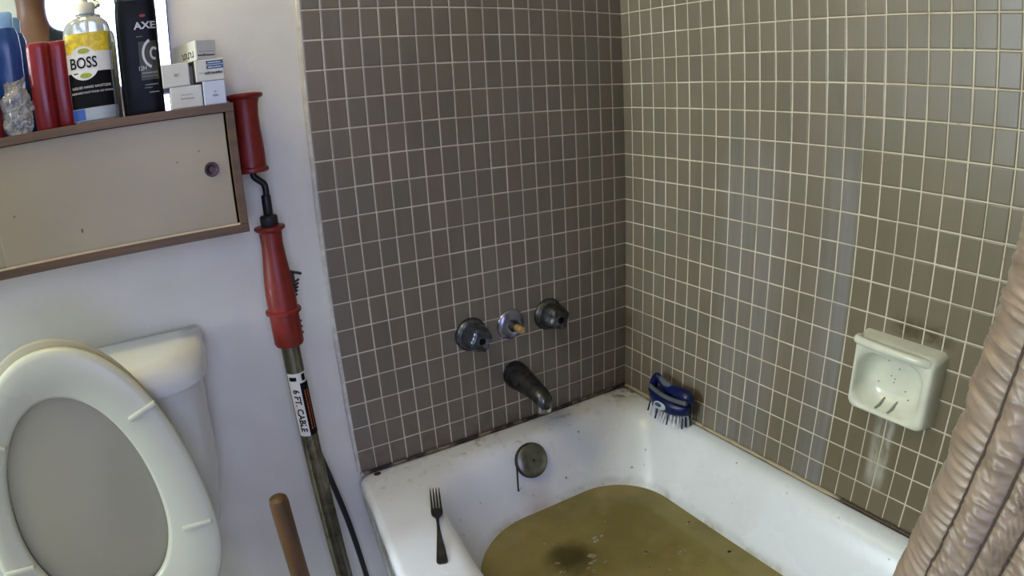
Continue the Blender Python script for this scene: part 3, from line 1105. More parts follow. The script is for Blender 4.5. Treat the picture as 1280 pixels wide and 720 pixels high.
bm = B(); box(bm, (-1.337, CYF + 0.008, CZ0 + TH + 0.001), (CX1 - TH - 0.0035, CYF + 0.0125, CZ1 - TH - 0.0005), 0.0008); door = put('sliding_door', bm, M_CREAM, cab, True, 15)
bm = B(); box(bm, (CX0 + TH + 0.002, CYF + 0.018, CZ0 + TH + 0.001), (-1.25, CYF + 0.0225, CZ1 - TH - 0.0005), 0.0008); door2 = put('sliding_door', bm, M_CREAM, cab, True, 15)
M_PULL = mat('pull_bronze', rgb(58, 44, 40), 0.35, 0.6)
for dx, dd, yy in ((-0.968, door, CYF + 0.008), (-1.69, door2, CYF + 0.018)):
    bm = B()
    lathe(bm, (dx, yy + 0.002, 1.0835), (0, -1, 0), [(0.0125, 0.0), (0.0125, 0.003), (0.0115, 0.0042), (0.0085, 0.0040), (0.0075, 0.0028), (0.005, 0.0024), (0.0045, 0.0032), (0, 0.0032)], 32)
    put('finger_pull', bm, M_PULL, dd)
bm = B()
box(bm, (-1.2005, CYF + 0.0072, 1.0175), (-1.1985, CYF + 0.0085, 1.0235), 0.0003)
put('nick', bm, mat('nick_dark', rgb(60, 46, 34), 0.8), door)

mir = thing('wall_mirror', (-1.35, 0.0, CZ1), 'frameless mirror on the wall behind the toiletries', 'mirror')
k = NT('mirror_silver')
k.base(k.mix(k.ramp(k.noise(k.pos(), 4.0), 0.3, 0.7), (0.86, 0.90, 0.88, 1), (0.88, 0.92, 0.90, 1)))
k.b.inputs['Metallic'].default_value = 1.0
k.rough(0.02)
bm = B(); box(bm, (-1.70, 0.004, CZ1 + 0.001), (-1.0125, 0.009, 1.86), 0.0006); put('mirror_glass', bm, k.m, mir, False)
bm = B(); box(bm, (-1.701, 0.0085, CZ1 + 0.0005), (-1.011, 0.012, 1.861)); put('mirror_backing', bm, mat('mirror_edge', rgb(70, 74, 70), 0.6), mir)

# ------------------------------------------------------------------ things on the cabinet
ZS = CZ1


def oval_bottle(bm, cx, cy, hw, hd, prof, n=40, e=2.6, yaw=0.0):
    """prof: (scale, z, depth scale)"""
    loops = []
    for s, z, sd in prof:
        lp = []
        for i in range(n):
            a = 2 * PI * i / n
            x = hw * s * abs(math.cos(a)) ** (2 / e) * math.copysign(1, math.cos(a))
            y = hd * sd * abs(math.sin(a)) ** (2 / e) * math.copysign(1, math.sin(a))
            lp.append((cx + x * math.cos(yaw) - y * math.sin(yaw), cy + x * math.sin(yaw) + y * math.cos(yaw), z))
        loops.append(lp)
    return loft(bm, loops)


def front_of(cx, cy, hw, hd, e=2.6, off=0.0004, yaw=0.0):
    """map (u, z offset) onto the front skin of an oval bottle"""
    def f(z0):
        def g(u, v, h):
            t = max(-0.995, min(0.995, u / hw))
            y = -hd * (1 - abs(t) ** e) ** (1 / e) - off - h
            x = u
            return Vector((cx + x * math.cos(yaw) - y * math.sin(yaw), cy + x * math.sin(yaw) + y * math.cos(yaw), z0 + v))
        return g
    return f


def wrap_patch(bm, g, u0, u1, v0, v1, nu=16, th=0.0002, shape=None):
    rows = []
    for j in (0, 1):
        rows.append([])
        for i in range(nu + 1):
            u = u0 + (u1 - u0) * i / nu
            rows[j].append(bm.verts.new(g(u, (v0, v1)[j], th)))
    for i in range(nu):
        bm.faces.new((rows[0][i], rows[0][i + 1], rows[1][i + 1], rows[1][i]))


def wrap_disc(bm, g, cu, cv, ru, rv, n=36, th=0.0004, r0=0.0, a0=0.0, a1=2 * PI):
    a, b = [], []
    for i in range(n + 1):
        t = a0 + (a1 - a0) * i / n
        a.append(bm.verts.new(g(cu + ru * math.cos(t), cv + rv * math.sin(t), th)))
        b.append(bm.verts.new(g(cu + ru * r0 * math.cos(t), cv + rv * r0 * math.sin(t), th)))
    for i in range(n):
        if r0 > 0:
            bm.faces.new((a[i], a[i + 1], b[i + 1], b[i]))
        else:
            bm.faces.new((a[i], a[i + 1], b[0])) if i else bm.faces.new((a[0], a[1], b[0]))


WHITE = mat('print_white', rgb(214, 212, 204), 0.5, var=0.03)
INK = mat('print_black', rgb(10, 11, 12), 0.6, var=0.05, spec=0.15)

# hand sanitizer bottle
sx, sy, shw, shd = -1.1495, -0.052, 0.0395, 0.022
san = thing('sanitizer_bottle', (sx, sy, ZS), 'clear pump bottle with a yellow and black BOSS label', 'bottle')
M_CLEAR = mat('clear_plastic', (0.86, 0.90, 0.88, 1), 0.12, var=0.02, trans=0.75)
bm = B()
oval_bottle(bm, sx, sy, shw, shd, [(0.92, ZS, 0.92), (1.0, ZS + 0.004, 1.0), (1.0, ZS + 0.144, 1.0), (0.98, ZS + 0.154, 0.98), (0.9, ZS + 0.163, 0.9), (0.7, ZS + 0.170, 0.75), (0.42, ZS + 0.1735, 0.62), (0.36, ZS + 0.175, 0.6), (0.36, ZS + 0.182, 0.6)])
put('bottle_body', bm, M_CLEAR, san)
G = front_of(sx, sy, shw, shd)
g = G(ZS)
LW = shw * 0.985
for nm, v0, v1, mm in (('label_black', 0.024, 0.082, INK), ('label_band', 0.082, 0.114, WHITE), ('label_yellow', 0.114, 0.146, mat('label_yellow', rgb(206, 180, 40), 0.45, var=0.25, scale=120)), ('label_foot', 0.004, 0.024, mat('label_grey', rgb(150, 160, 164), 0.4))):
    bm = B(); wrap_patch(bm, g, -LW, LW, v0, v1); put(nm, bm, mm, san)
bm = B(); wrap_patch(bm, g, -LW * 0.93, -LW * 0.38, 0.005, 0.023, th=0.0004); put('label_blue', bm, mat('label_blue', rgb(52, 84, 160), 0.45), san)
bm = B(); wrap_disc(bm, g, -0.008, 0.0965, 0.0262, 0.0275, th=0.0006); put('label_disc', bm, WHITE, san)
bm = text_bm('BOSS', 0.0200, lambda u, v, h: g(u - 0.008, v * 1.25 + 0.0965, 0.0009 + h), 0.0001, bold=0.0003); put('lettering', bm, INK, san, False)
for cv in (0.1165, 0.0765):
    bm = B(); wrap_disc(bm, g, -0.006, cv, 0.0095, 0.0042, th=0.0009); put('leaf_mark', bm, mat('leaf_lime', rgb(148, 158, 40), 0.5), san)
for t, cv, s in (('LIQUID HAND SANITIZER', 0.0575, 0.0056), ('DESINFECTANT POUR LES MAINS', 0.0490, 0.0046)):
    bm = text_bm(t, s, lambda u, v, h, cv=cv: g(u + 0.001, v + cv, 0.0004 + h), 0.0001); put('lettering', bm, WHITE, san, False)
M_PUMP = mat('pump_white', rgb(196, 194, 178), 0.4, var=0.04)
bm = B(); lathe(bm, (sx, sy, ZS + 0.178), (0, 0, 1), [(0.0165, 0.0), (0.017, 0.002), (0.0165, 0.017), (0.015, 0.019), (0.0075, 0.0195), (0.0065, 0.022), (0.0065, 0.030), (0.011, 0.0305), (0.012, 0.033), (0.012, 0.041), (0.010, 0.043), (0, 0.0435)], 28); pump = put('pump', bm, M_PUMP, san)
bm = B(); tube(bm, [(sx, sy, ZS + 0.215), (sx + 0.012, sy + 0.02, ZS + 0.215), (sx + 0.016, sy + 0.028, ZS + 0.208)], [0.006, 0.005, 0.004], 10); put('spout', bm, M_PUMP, pump)
bm = B(); tube(bm, [(sx, sy, ZS + 0.008), (sx + 0.002, sy, ZS + 0.178)], 0.003, 8); put('dip_tube', bm, M_PUMP, san)

# dark body wash bottle
ax, ay, ahw, ahd, ayaw = -1.066, -0.050, 0.0345, 0.020, -0.02
axe = thing('body_wash_bottle', (ax, ay, ZS), 'tall black AXE body wash bottle beside the medicine boxes', 'bottle')
M_AXE = mat('axe_black', rgb(9, 11, 15), 0.4, var=0.15, spec=0.15)
bm = B(); oval_bottle(bm, ax, ay, ahw, ahd, [(0.96, ZS, 0.95), (1.0, ZS + 0.003, 1.0), (1.0, ZS + 0.155, 1.0), (0.99, ZS + 0.175, 0.98), (0.95, ZS + 0.19, 0.9)], e=4.0, yaw=ayaw); put('bottle_body', bm, M_AXE, axe)
bm = B(); oval_bottle(bm, ax, ay, ahw, ahd, [(0.95, ZS + 0.1905, 0.9), (0.97, ZS + 0.192, 0.92), (0.97, ZS + 0.225, 0.92), (0.9, ZS + 0.23, 0.8)], e=4.0, yaw=ayaw); put('cap', bm, mat('cap_black', rgb(12, 13, 16), 0.35), axe)
g2 = front_of(ax, ay, ahw, ahd, 4.0, yaw=ayaw)(ZS)
M_SIL = mat('print_silver', rgb(172, 174, 176), 0.4, var=0.05)
bm = text_bm('AXE', 0.0165, lambda u, v, h: g2(u * 1.15 + 0.0145, v + 0.146, 0.0005 + h), 0.0001, bold=0.0004); put('lettering', bm, M_SIL, axe, False)
bm = B(); wrap_disc(bm, g2, 0.012, 0.163, 0.0052, 0.0026, th=0.0006); put('red_mark', bm, mat('print_red', rgb(120, 26, 30), 0.5), axe)
bm = B(); wrap_patch(bm, g2, 0.001, 0.0305, 0.056, 0.120, th=0.0003); put('label_panel', bm, mat('print_olive', rgb(48, 46, 36), 0.5, var=0.2), axe)
bm = B(); wrap_disc(bm, g2, 0.027, 0.099, 0.021, 0.026, th=0.0007, r0=0.82, a0=0.62 * PI, a1=1.38 * PI); put('ring_mark', bm, M_SIL, axe)
bm = B(); wrap_disc(bm, g2, 0.026, 0.099, 0.007, 0.011, th=0.0007, r0=0.6, a0=0.25 * PI, a1=1.6 * PI); put('ring_mark', bm, M_SIL, axe)
bm = text_bm('12H', 0.0105, lambda u, v, h: g2(u * 0.8 + 0.0045, v + 0.0755, 0.0008 + h), 0.0001); put('lettering', bm, M_SIL, axe, False)
for v0, u0, u1, hh in ((0.066, 0.003, 0.029, 0.0030), (0.0615, 0.003, 0.028, 0.0012), (0.047, 0.006, 0.028, 0.0018), (0.0425, 0.005, 0.018, 0.0012), (0.034, 0.012, 0.028, 0.0022), (0.128, -0.001, 0.009, 0.0012)):
    bm = B()
    u = u0
    random.seed(int(v0 * 10000))
    while u < u1:
        w = random.uniform(0.0007, 0.0019)
        wrap_patch(bm, g2, u, min(u1, u + w), v0, v0 + hh, 2, 0.0006)
        u += w + 0.0006
    put('small_print', bm, mat('print_grey', rgb(120, 120, 118), 0.5), axe)['kind'] = 'stuff'

# red canisters
M_RED = mat('red_plastic', rgb(122, 18, 24), 0.32, var=0.08, coat=0.1)


def canister(cx, cy, hw, lean, label):
    t = thing('red_canister', (cx, cy, ZS), label, 'canister')
    bm = B()
    loops = []
    for s, h in ((0.93, 0.0), (1.0, 0.003), (1.0, 0.13), (0.985, 0.136), (0.93, 0.1395), (0.80, 0.141)):
        lp = []
        for i in range(32):
            a = 2 * PI * i / 32
            x = hw * s * abs(math.cos(a)) ** 0.72 * math.copysign(1, math.cos(a))
            y = 0.020 * s * abs(math.sin(a)) ** 0.72 * math.copysign(1, math.sin(a))
            lp.append((cx + x + lean * h, cy + y, ZS + h))
        loops.append(lp)
    loft(bm, loops)
    put('canister_body', bm, M_RED, t)
    return t


t = canister(-1.2285, -0.062, 0.0195, -0.02, 'glossy red canister with a black chip on its side, beside the plastic bag')
bm = B()
for dz, r in ((0.060, 0.0055), (0.068, 0.0045), (0.054, 0.004)):
    bmesh.ops.create_icosphere(bm, subdivisions=2, radius=r, matrix=Matrix.Translation((-1.2490, -0.072, ZS + dz)) @ Matrix.Diagonal((0.5, 0.6, 1.1, 1)))
put('chip', bm, INK, t)
canister(-1.199, -0.048, 0.0190, -0.02, 'plain glossy red canister next to the BOSS bottle')

# blue bottle, plastic bag and the dark red bottle at the shelf's far end
bl = thing('blue_bottle', (-1.302, -0.026, ZS), 'translucent blue bottle with a pale blue cap behind the plastic bag', 'bottle')
bm = B(); oval_bottle(bm, -1.302, -0.026, 0.036, 0.018, [(0.95, ZS, 0.95), (1.0, ZS + 0.004, 1.0), (1.0, ZS + 0.14, 1.0), (0.93, ZS + 0.165, 0.95), (0.8, ZS + 0.178, 0.8)]); put('bottle_body', bm, mat('blue_plastic', rgb(34, 66, 128), 0.2, var=0.1, trans=0.2), bl)
bm = B(); oval_bottle(bm, -1.302, -0.026, 0.026, 0.015, [(1.0, ZS + 0.1785, 1.0), (1.0, ZS + 0.203, 1.0), (0.9, ZS + 0.206, 0.9)]); put('cap', bm, mat('pale_blue_cap', rgb(118, 156, 204), 0.35), bl)

bag = thing('plastic_bag', (-1.275, -0.075, ZS), 'crumpled clear plastic bag standing by the red canisters', 'bag')
bm = B()
loops = []
for j in range(61):
    h = j / 60
    lp = []
    for i in range(96):
        a = 2 * PI * i / 96
        d = Vector((math.cos(a), math.sin(a), 0))
        n1 = noise.noise(Vector((d.x * 1.5, d.y * 1.5, h * 4.0)))
        n2 = abs(noise.noise(Vector((d.x * 2.6 + 4, d.y * 2.6, h * 7.0))))
        n3 = abs(noise.noise(Vector((d.x * 5.0, d.y * 5.0 + 9, h * 15.0))))
        r = (0.86 + 0.14 * sstep(0, 0.12, h) - 0.34 * sstep(0.55, 1.0, h)) * (1 + 0.22 * n1 - 0.30 * n2 - 0.16 * n3)
        lp.append((-1.2745 + 0.0265 * r * d.x, -0.074 + 0.019 * r * d.y, ZS + 0.0005 + 0.084 * h + (0.010 * n1 * h)))
    loops.append(lp)
loft(bm, loops)
put('bag_film', bm, mat('clear_film', (0.62, 0.61, 0.58, 1), 0.18, var=0.05, trans=0.7), bag)

rb = thing('dark_red_bottle', (-1.318, -0.075, ZS), 'dark red bottle at the left edge, half out of view', 'bottle')
bm = B(); oval_bottle(bm, -1.3165, -0.076, 0.017, 0.017, [(0.93, ZS, 0.93), (1.0, ZS + 0.003, 1.0), (1.0, ZS + 0.085, 1.0), (0.85, ZS + 0.100, 0.85), (0.5, ZS + 0.108, 0.5), (0.48, ZS + 0.116, 0.48)], e=2.0); put('bottle_body', bm, mat('dark_red_plastic', rgb(110, 24, 28), 0.3), rb)
bm = B(); oval_bottle(bm, -1.3165, -0.076, 0.0095, 0.0095, [(1.0, ZS + 0.1163, 1.0), (1.0, ZS + 0.134, 1.0), (0.85, ZS + 0.136, 0.85)], e=2.0); put('cap', bm, mat('red_cap', rgb(94, 20, 24), 0.4), rb)

# five medicine boxes
M_CARD = mat('white_card', rgb(190, 188, 178), 0.6, var=0.05, scale=20)
M_CARDB = mat('bluish_card', rgb(184, 190, 202), 0.6, var=0.04, scale=20)
M_FLAP = mat('card_flap', rgb(186, 182, 172), 0.6, var=0.05)
M_BLUEP = mat('print_navy', rgb(36, 74, 116), 0.5, var=0.1)
M_GREYP = mat('print_pencil', rgb(120, 116, 110), 0.6)


def carton(label, x0, x1, y0, y1, z0, z1, m, yaw=0.0, pivot=None):
    t = thing('medicine_box', ((x0 + x1) / 2, (y0 + y1) / 2, z0), label, 'box', 'medicine boxes on the cabinet')
    pv = Vector(pivot) if pivot else Vector(((x0 + x1) / 2, (y0 + y1) / 2, 0))
    R = Matrix.Translation(pv) @ Matrix.Rotation(yaw, 4, 'Z') @ Matrix.Translation(-pv)

    def fin(name, bm, mm, smooth=True):
        bmesh.ops.transform(bm, matrix=R, verts=bm.verts)
        return put(name, bm, mm, t, smooth, 15)
    bm = B(); box(bm, (x0, y0 + 0.0006, z0), (x1, y1, z1), 0.0007); fin('carton', bm, m)
    bm = B(); box(bm, (x0 + 0.0012, y0 - 0.0002, z0 + 0.0012), (x1 - 0.0012, y0 + 0.0008, z1 - 0.0008), 0.0003); fin('end_flap', bm, m)
    return t, fin


def scribble(fin, name, x0, x1, y, z, h, m, seed, slant=0.0):
    """rows of unreadable small print, as the photograph shows it"""
    random.seed(seed)
    bm = B()
    x = x0
    while x < x1:
        w = random.uniform(0.0006, 0.0018)
        hh = h * random.uniform(0.55, 1.0)
        box(bm, (x, y - 0.0002, z), (min(x1, x + w), y, z + hh))
        x += w + random.uniform(0.0004, 0.0009)
    fin(name, bm, m, False)['kind'] = 'stuff'


Z1 = ZS
t, f = carton('plain white medicine box lying at the bottom left of the pile', -1.021, -0.968, -0.088, -0.002, Z1, Z1 + 0.0365, M_CARD)
scribble(f, 'small_print', -1.004, -0.984, -0.0884, Z1 + 0.022, 0.0016, M_GREYP, 1)
scribble(f, 'small_print', -1.004, -0.982, -0.0884, Z1 + 0.015, 0.0022, M_GREYP, 2)
t, f = carton('small bluish white medicine box at the bottom right of the pile', -0.966, -0.9285, -0.090, -0.002, Z1, Z1 + 0.0400, M_CARDB)
scribble(f, 'small_print', -0.951, -0.942, -0.0904, Z1 + 0.014, 0.0035, M_GREYP, 3)
scribble(f, 'small_print', -0.949, -0.944, -0.0904, Z1 + 0.021, 0.0025, M_GREYP, 4)
t, f = carton('white medicine box on the left of the middle layer of the pile', -1.0315, -0.986, -0.088, -0.002, Z1 + 0.0370, Z1 + 0.0755, M_CARD)
scribble(f, 'small_print', -1.011, -1.004, -0.0884, Z1 + 0.054, 0.0050, M_GREYP, 5)
t, f = carton('white medicine box printed with two navy bars in the middle layer', -0.976, -0.9275, -0.090, -0.002, Z1 + 0.0405, Z1 + 0.0765, M_CARD, 0.0)
for a in (0.0600, 0.0675):
    bm = B(); box(bm, (-0.957, -0.0905, Z1 + a), (-0.929, -0.0899, Z1 + a + 0.0062)); f('navy_bar', bm, M_BLUEP, False)
    scribble(f, 'small_print', -0.954, -0.932, -0.0906, Z1 + a + 0.002, 0.0022, WHITE, int(a * 10000))
scribble(f, 'small_print', -0.961, -0.931, -0.0905, Z1 + 0.0515, 0.0050, INK, 7)
scribble(f, 'small_print', -0.970, -0.963, -0.0905, Z1 + 0.0545, 0.0012, M_GREYP, 8)
ty = 0.42
t, f = carton('medicine box set at an angle on top of the pile', -0.9715, -0.9335, -0.088, 0.004, Z1 + 0.0772, Z1 + 0.1105, M_CARD, ty, (-0.9715, -0.088, 0))
scribble(f, 'small_print', -0.969, -0.937, -0.0884, Z1 + 0.0835, 0.0040, INK, 9)
scribble(f, 'small_print', -0.966, -0.938, -0.0884, Z1 + 0.0905, 0.0012, M_GREYP, 10)
random.seed(12)
bm = B()
y = -0.078
for i in range(6):
    w = random.uniform(0.004, 0.007)
    box(bm, (-0.9718, y, Z1 + 0.083), (-0.9714, y + 0.0022, Z1 + 0.094 - 0.002 * (i % 2)))
    box(bm, (-0.9718, y + 0.0022, Z1 + 0.083 + 0.008 * (i % 2)), (-0.9714, y + w, Z1 + 0.0855 + 0.008 * (i % 2)))
    y += w + 0.0025
f('side_print', bm, INK, False)['kind'] = 'stuff'

# ------------------------------------------------------------------ toilet auger leaning beside the cabinet
aug = thing('toilet_auger', (-0.876, -0.07, 0.0), 'toilet auger with red grips and steel tube leaning on the white wall', 'auger')
M_GRED = mat('grip_red', rgb(116, 30, 20), 0.45, var=0.12, scale=60)
M_ROD = mat('black_rod', rgb(38, 38, 42), 0.4, 0.5)
M_TUBE = mat('dull_tube', rgb(112, 108, 92), 0.28, 0.9, 0.25, 25)


def apt(z, dx=0.0):
    """the auger's axis: nearly upright, foot a little away from the wall"""
    return Vector((-0.8765 + 0.003 * sstep(0.9, 0.1, z) + dx, -0.040 - 0.045 * (1.0 - z) if z < 1.0 else -0.040, z))


def grip(prof, dx):
    bm = B()
    loops = []
    for r, z in prof:
        c = apt(z, dx)
        loops.append([c + Vector((r * math.cos(2 * PI * i / 32), r * math.sin(2 * PI * i / 32), 0)) for i in range(32)])
    loft(bm, loops)
    return bm


top = grip([(0.022, 1.2055), (0.0325, 1.204), (0.034, 1.201), (0.0325, 1.1975), (0.026, 1.194), (0.0235, 1.185), (0.0225, 1.165), (0.0235, 1.14), (0.0255, 1.115), (0.0265, 1.09), (0.0265, 1.074), (0.030, 1.072), (0.0305, 1.0665), (0.028, 1.064), (0.01, 1.0635)], -0.0165)
put('crank_grip', top, M_GRED, aug)
bm = B()
tube(bm, catmull([apt(1.068, -0.0165), apt(1.056, -0.015), apt(1.047, -0.006), apt(1.040, 0.001), apt(1.028, 0.003), apt(1.012, 0.002), apt(0.985, 0.001)], 8), 0.0062, 14)
put('crank_rod', bm, M_ROD, aug)
bm = grip([(0.0075, 1.020), (0.0088, 1.018), (0.009, 0.985), (0.0085, 0.984)], 0.0015); put('rod_sleeve', bm, M_ROD, aug)
bm = grip([(0.0145, 0.982), (0.0165, 0.980), (0.0165, 0.965), (0.0145, 0.9625)], 0.001); put('collar', bm, M_BLACK, aug)
low = grip([(0.018, 0.9635), (0.0285, 0.962), (0.0295, 0.959), (0.028, 0.956), (0.0215, 0.952), (0.0205, 0.93), (0.0225, 0.90), (0.0265, 0.865), (0.0285, 0.835), (0.0285, 0.806), (0.0345, 0.803), (0.0345, 0.7985), (0.0285, 0.796), (0.0285, 0.738), (0.0265, 0.734), (0.018, 0.7335)], 0.0)
put('tube_grip', low, M_GRED, aug)
bm = grip([(0.0185, 0.76), (0.0185, 0.12), (0.0185, 0.02), (0.016, 0.004), (0.012, 0.002)], 0.0)
tubeo = put('guide_tube', bm, M_TUBE, aug)
bm = B()
c = apt(0.85)
box(bm, (c.x + 0.022, c.y - 0.006, 0.835), (c.x + 0.031, c.y + 0.006, 0.872), 0.001)
box(bm, (c.x + 0.024, c.y - 0.006, 0.866), (c.x + 0.046, c.y + 0.006, 0.870), 0.001, 2, Matrix.Rotation(0.35, 3, 'Y'))
for i in range(5):
    box(bm, (c.x + 0.026, c.y - 0.004, 0.824 + i * 0.0065), (c.x + 0.0405 - 0.002 * (4 - i), c.y + 0.004, 0.8265 + i * 0.0065), 0.0006, 1, Matrix.Rotation(-0.45, 3, 'Y'))
put('toothed_clip', bm, M_BLACK, aug)
bm = B()
for z in (0.775, 0.764, 0.752):
    c = apt(z)
    bmesh.ops.create_icosphere(bm, subdivisions=2, radius=0.003, matrix=Matrix.Translation((c.x + 0.028, c.y - 0.004, z)))
put('grip_nub', bm, M_GRED, aug)


def on_tube(ang0, zc):
    """u runs down the tube, v around it"""
    def gmap(u, v, h):
        z = zc - u
        a = ang0 + v / 0.019
        c = apt(z)
        r = 0.0188 + h
        return Vector((c.x + r * math.cos(a), c.y + r * math.sin(a), z))
    return gmap


AF = -PI / 2 - 0.10                                # the side of the tube facing the camera
gm = on_tube(AF, 0.605)


def tube_patch(nm, u0, u1, v0, v1, m, th=0.0002):
    bm = B()
    for i in range(8):
        for j in range(6):
            q = [gm(u0 + (u1 - u0) * (i + a) / 8, v0 + (v1 - v0) * (j + b) / 6, th) for a, b in ((0, 0), (1, 0), (1, 1), (0, 1))]
            bm.faces.new([bm.verts.new(p) for p in q])
    bmesh.ops.remove_doubles(bm, verts=bm.verts, dist=1e-6)
    put(nm, bm, m, tubeo)


tube_patch('label_white', -0.073, 0.062, -0.021, 0.028, WHITE)
tube_patch('label_black', -0.052, 0.062, 0.003, 0.0285, INK, 0.0004)
tube_patch('label_code', -0.066, -0.058, -0.017, -0.002, INK, 0.0004)
tube_patch('label_icon', -0.070, -0.056, 0.009, 0.018, INK, 0.0004)
bm = text_bm('6 FT. CABLE', 0.0175, lambda u, v, h: gm(u + 0.006, v - 0.008, 0.0006 + h), 0.0001, bold=0.0004); put('lettering', bm, INK, tubeo, False)
M_ORANGE = mat('print_orange', rgb(170, 84, 44), 0.5)
bm = B()
random.seed(21)
u = -0.036
while u < 0.045:
    w = random.uniform(0.003, 0.006)
    for v0 in (0.009, 0.0155):
        q = [gm(u, v0, 0.0006), gm(u + w, v0, 0.0006), gm(u + w, v0 + 0.0026, 0.0006), gm(u, v0 + 0.0026, 0.0006)]
        bm.faces.new([bm.verts.new(p) for p in q])
    u += w + 0.0014
put('orange_print', bm, M_ORANGE, tubeo, False)['kind'] = 'stuff'

hose = thing('black_cable', (-0.83, -0.03, 0.0), 'thin black cable bowing out behind the steel auger tube', 'cable')
bm = B()
tube(bm, catmull([(-0.868, -0.030, 0.60), (-0.862, -0.028, 0.50), (-0.844, -0.027, 0.39), (-0.827, -0.027, 0.27), (-0.816, -0.027, 0.13), (-0.812, -0.03, 0.007)], 10), 0.0065, 12)
put('cable', bm, mat('black_rubber', rgb(30, 30, 34), 0.5), hose)

# ------------------------------------------------------------------ plunger standing on the floor
pl = thing('plunger', (-0.99, -0.437, 0.0), 'worn wooden plunger handle standing upright beside the toilet', 'plunger')
bm = B(); lathe(bm, (-0.99, -0.437, 0.09), (0, 0, 1), [(0.0142, 0.0), (0.0142, 0.562), (0.0128, 0.570), (0.0085, 0.573), (0, 0.5735)], 24)
put('handle', bm, wood('worn_pine', rgb(92, 58, 18), rgb(54, 36, 14), (40, 40, 4)), pl)
bm = B(); lathe(bm, (-0.99, -0.437, 0.0), (0, 0, 1), [(0.066, 0.0), (0.068, 0.006), (0.064, 0.03), (0.05, 0.065), (0.03, 0.085), (0.02, 0.095), (0.0175, 0.12), (0.0145, 0.121)], 32)
put('cup', bm, mat('cup_rubber', rgb(70, 34, 28), 0.6), pl)

# ------------------------------------------------------------------ shower curtain bunched at the near end of the tub
cur = thing('shower_curtain', (-0.72, -1.25, 0.4), 'taupe satin shower curtain with gathered stitched strips at the right edge', 'curtain')
# plan of the cloth at height 0.95: valley points are seams
plan = [(-0.600, -1.150), (-0.640, -1.108), (-0.672, -1.094), (-0.705, -1.0955), (-0.7185, -1.113), (-0.7205, -1.1335), (-0.7185, -1.1500), (-0.728, -1.178), (-0.757, -1.204), (-0.745, -1.240), (-0.700, -1.262), (-0.735, -1.300), (-0.757, -1.335), (-0.712, -1.365), (-0.735, -1.405), (-0.757, -1.435)]
SEAMS = (0, 1, 4, 5, 6, 7, 8, 9, 10, 11, 12, 13, 14, 15)
per = 22
base, bulge = [], []
for i in range(len(plan) - 1):
    a, b = Vector(plan[i] + (0,)), Vector(plan[i + 1] + (0,))
    p0 = Vector(plan[max(0, i - 1)] + (0,)); p3 = Vector(plan[min(len(plan) - 1, i + 2)] + (0,))
    for j in range(per):
        t = j / per
        q = 0.5 * (2 * a + (b - p0) * t + (2 * p0 - 5 * a + 4 * b - p3) * t * t + (3 * a - p0 - 3 * b + p3) * t ** 3)
        base.append(q)
        bulge.append((i, t))
base.append(Vector(plan[-1] + (0,))); bulge.append((len(plan) - 2, 1.0))
zs = []
z = 0.40
while z < 1.965:
    zs.append(z)
    z += 0.0008 if 0.80 < z < 1.18 else 0.010
strip_of = {0: 0, 1: 1, 2: 1, 3: 1}
bm = B()
grid = []
seam_pts = {}
for z in zs:
    row = []
    for k, q in enumerate(base):
        i, t = bulge[k]
        d = (base[min(k + 1, len(base) - 1)] - base[max(k - 1, 0)]).normalized()
        nrm = Vector((d.y, -d.x, 0))
        if nrm.x > 0 and k > 3 * per:
            nrm = -nrm
        if i in (1, 2, 3):                      # one wide strip folded round the leading edge
            tt = (i - 1 + t) / 3
            sid, wid = 1, 0.06
        else:
            tt, sid, wid = t, i, 0.022
        env = math.sin(PI * min(1, max(0, tt)))
        ph = noise.noise(Vector((sid * 7.3, tt * 0.6, z * 14))) * 1.5 + noise.noise(Vector((sid * 3.3, tt * 1.2, z * 45))) * 0.45
        w1 = (z + 0.0) / 0.0066 + ph * 2.0 + 1.5 * tt + sid * 0.37
        r1 = 1 - abs(math.sin(PI * w1)) ** 0.8
        am = 0.15 + 2.2 * abs(noise.noise(Vector((sid * 2.0, tt * 1.5, z * 38))))
        fine = noise.noise(Vector((sid * 3.1 + tt * 2.0, 5.0, z * 260 + tt * 6)))
        fold = noise.noise(Vector((sid * 5.0 + tt * 0.9, 2.0, z * 60 + tt * 2)))
        h = 0.0040 * env ** 0.5 + (0.45 + 0.55 * env ** 0.5) * (0.0024 * r1 * am + 0.0012 * fine + 0.0019 * fold)
        sgn = 1.0
        nn = nrm
        if k <= 3 * per:
            nn = Vector((-d.y, d.x, 0))
            if nn.y < 0:
                nn = -nn
            # the leading fold bulges outward, away from the bundle
        p = q + nn * h * sgn
        p.y += -0.105 * (z - 0.95)
        p.x += 0.006 * noise.noise(Vector((q.y * 6, 1.0, z * 1.7)))
        p.z = z + 0.0012 * noise.noise(Vector((q.y * 40, 9.0, z * 60)))
        row.append(bm.verts.new(p))
        if t == 0 and i in SEAMS and i not in (2, 3):
            seam_pts.setdefault(i, []).append(p + nn * 0.0008)
    grid.append(row)
for a, b in zip(grid, grid[1:]):
    for k in range(len(a) - 1):
        bm.faces.new((a[k], a[k + 1], b[k + 1], b[k]))
cl = put('curtain_cloth', bm, satin(), cur, True, 180)
so = cl.modifiers.new('thickness', 'SOLIDIFY')
so.thickness = 0.0008
M_THREAD = mat('brown_thread', rgb(62, 48, 42), 0.7)
for i, ps in seam_pts.items():
    bm = B()
    vis = [p for p in ps if 0.80 < p.z < 1.18]
    acc = 0
    for a, b in zip(vis, vis[1:]):
        acc += 1
        if acc % 5 < 4:
            tube(bm, [a + Vector((0, 0, -0.0004)), b + Vector((0, 0, 0.0004))], 0.0012, 5)
    o = put('stitching', bm, M_THREAD, cur)
    o['kind'] = 'stuff'
rod = thing('curtain_rod', (-0.73, -0.9, 1.97), 'plain steel rod carrying the shower curtain above the tub', 'rod')
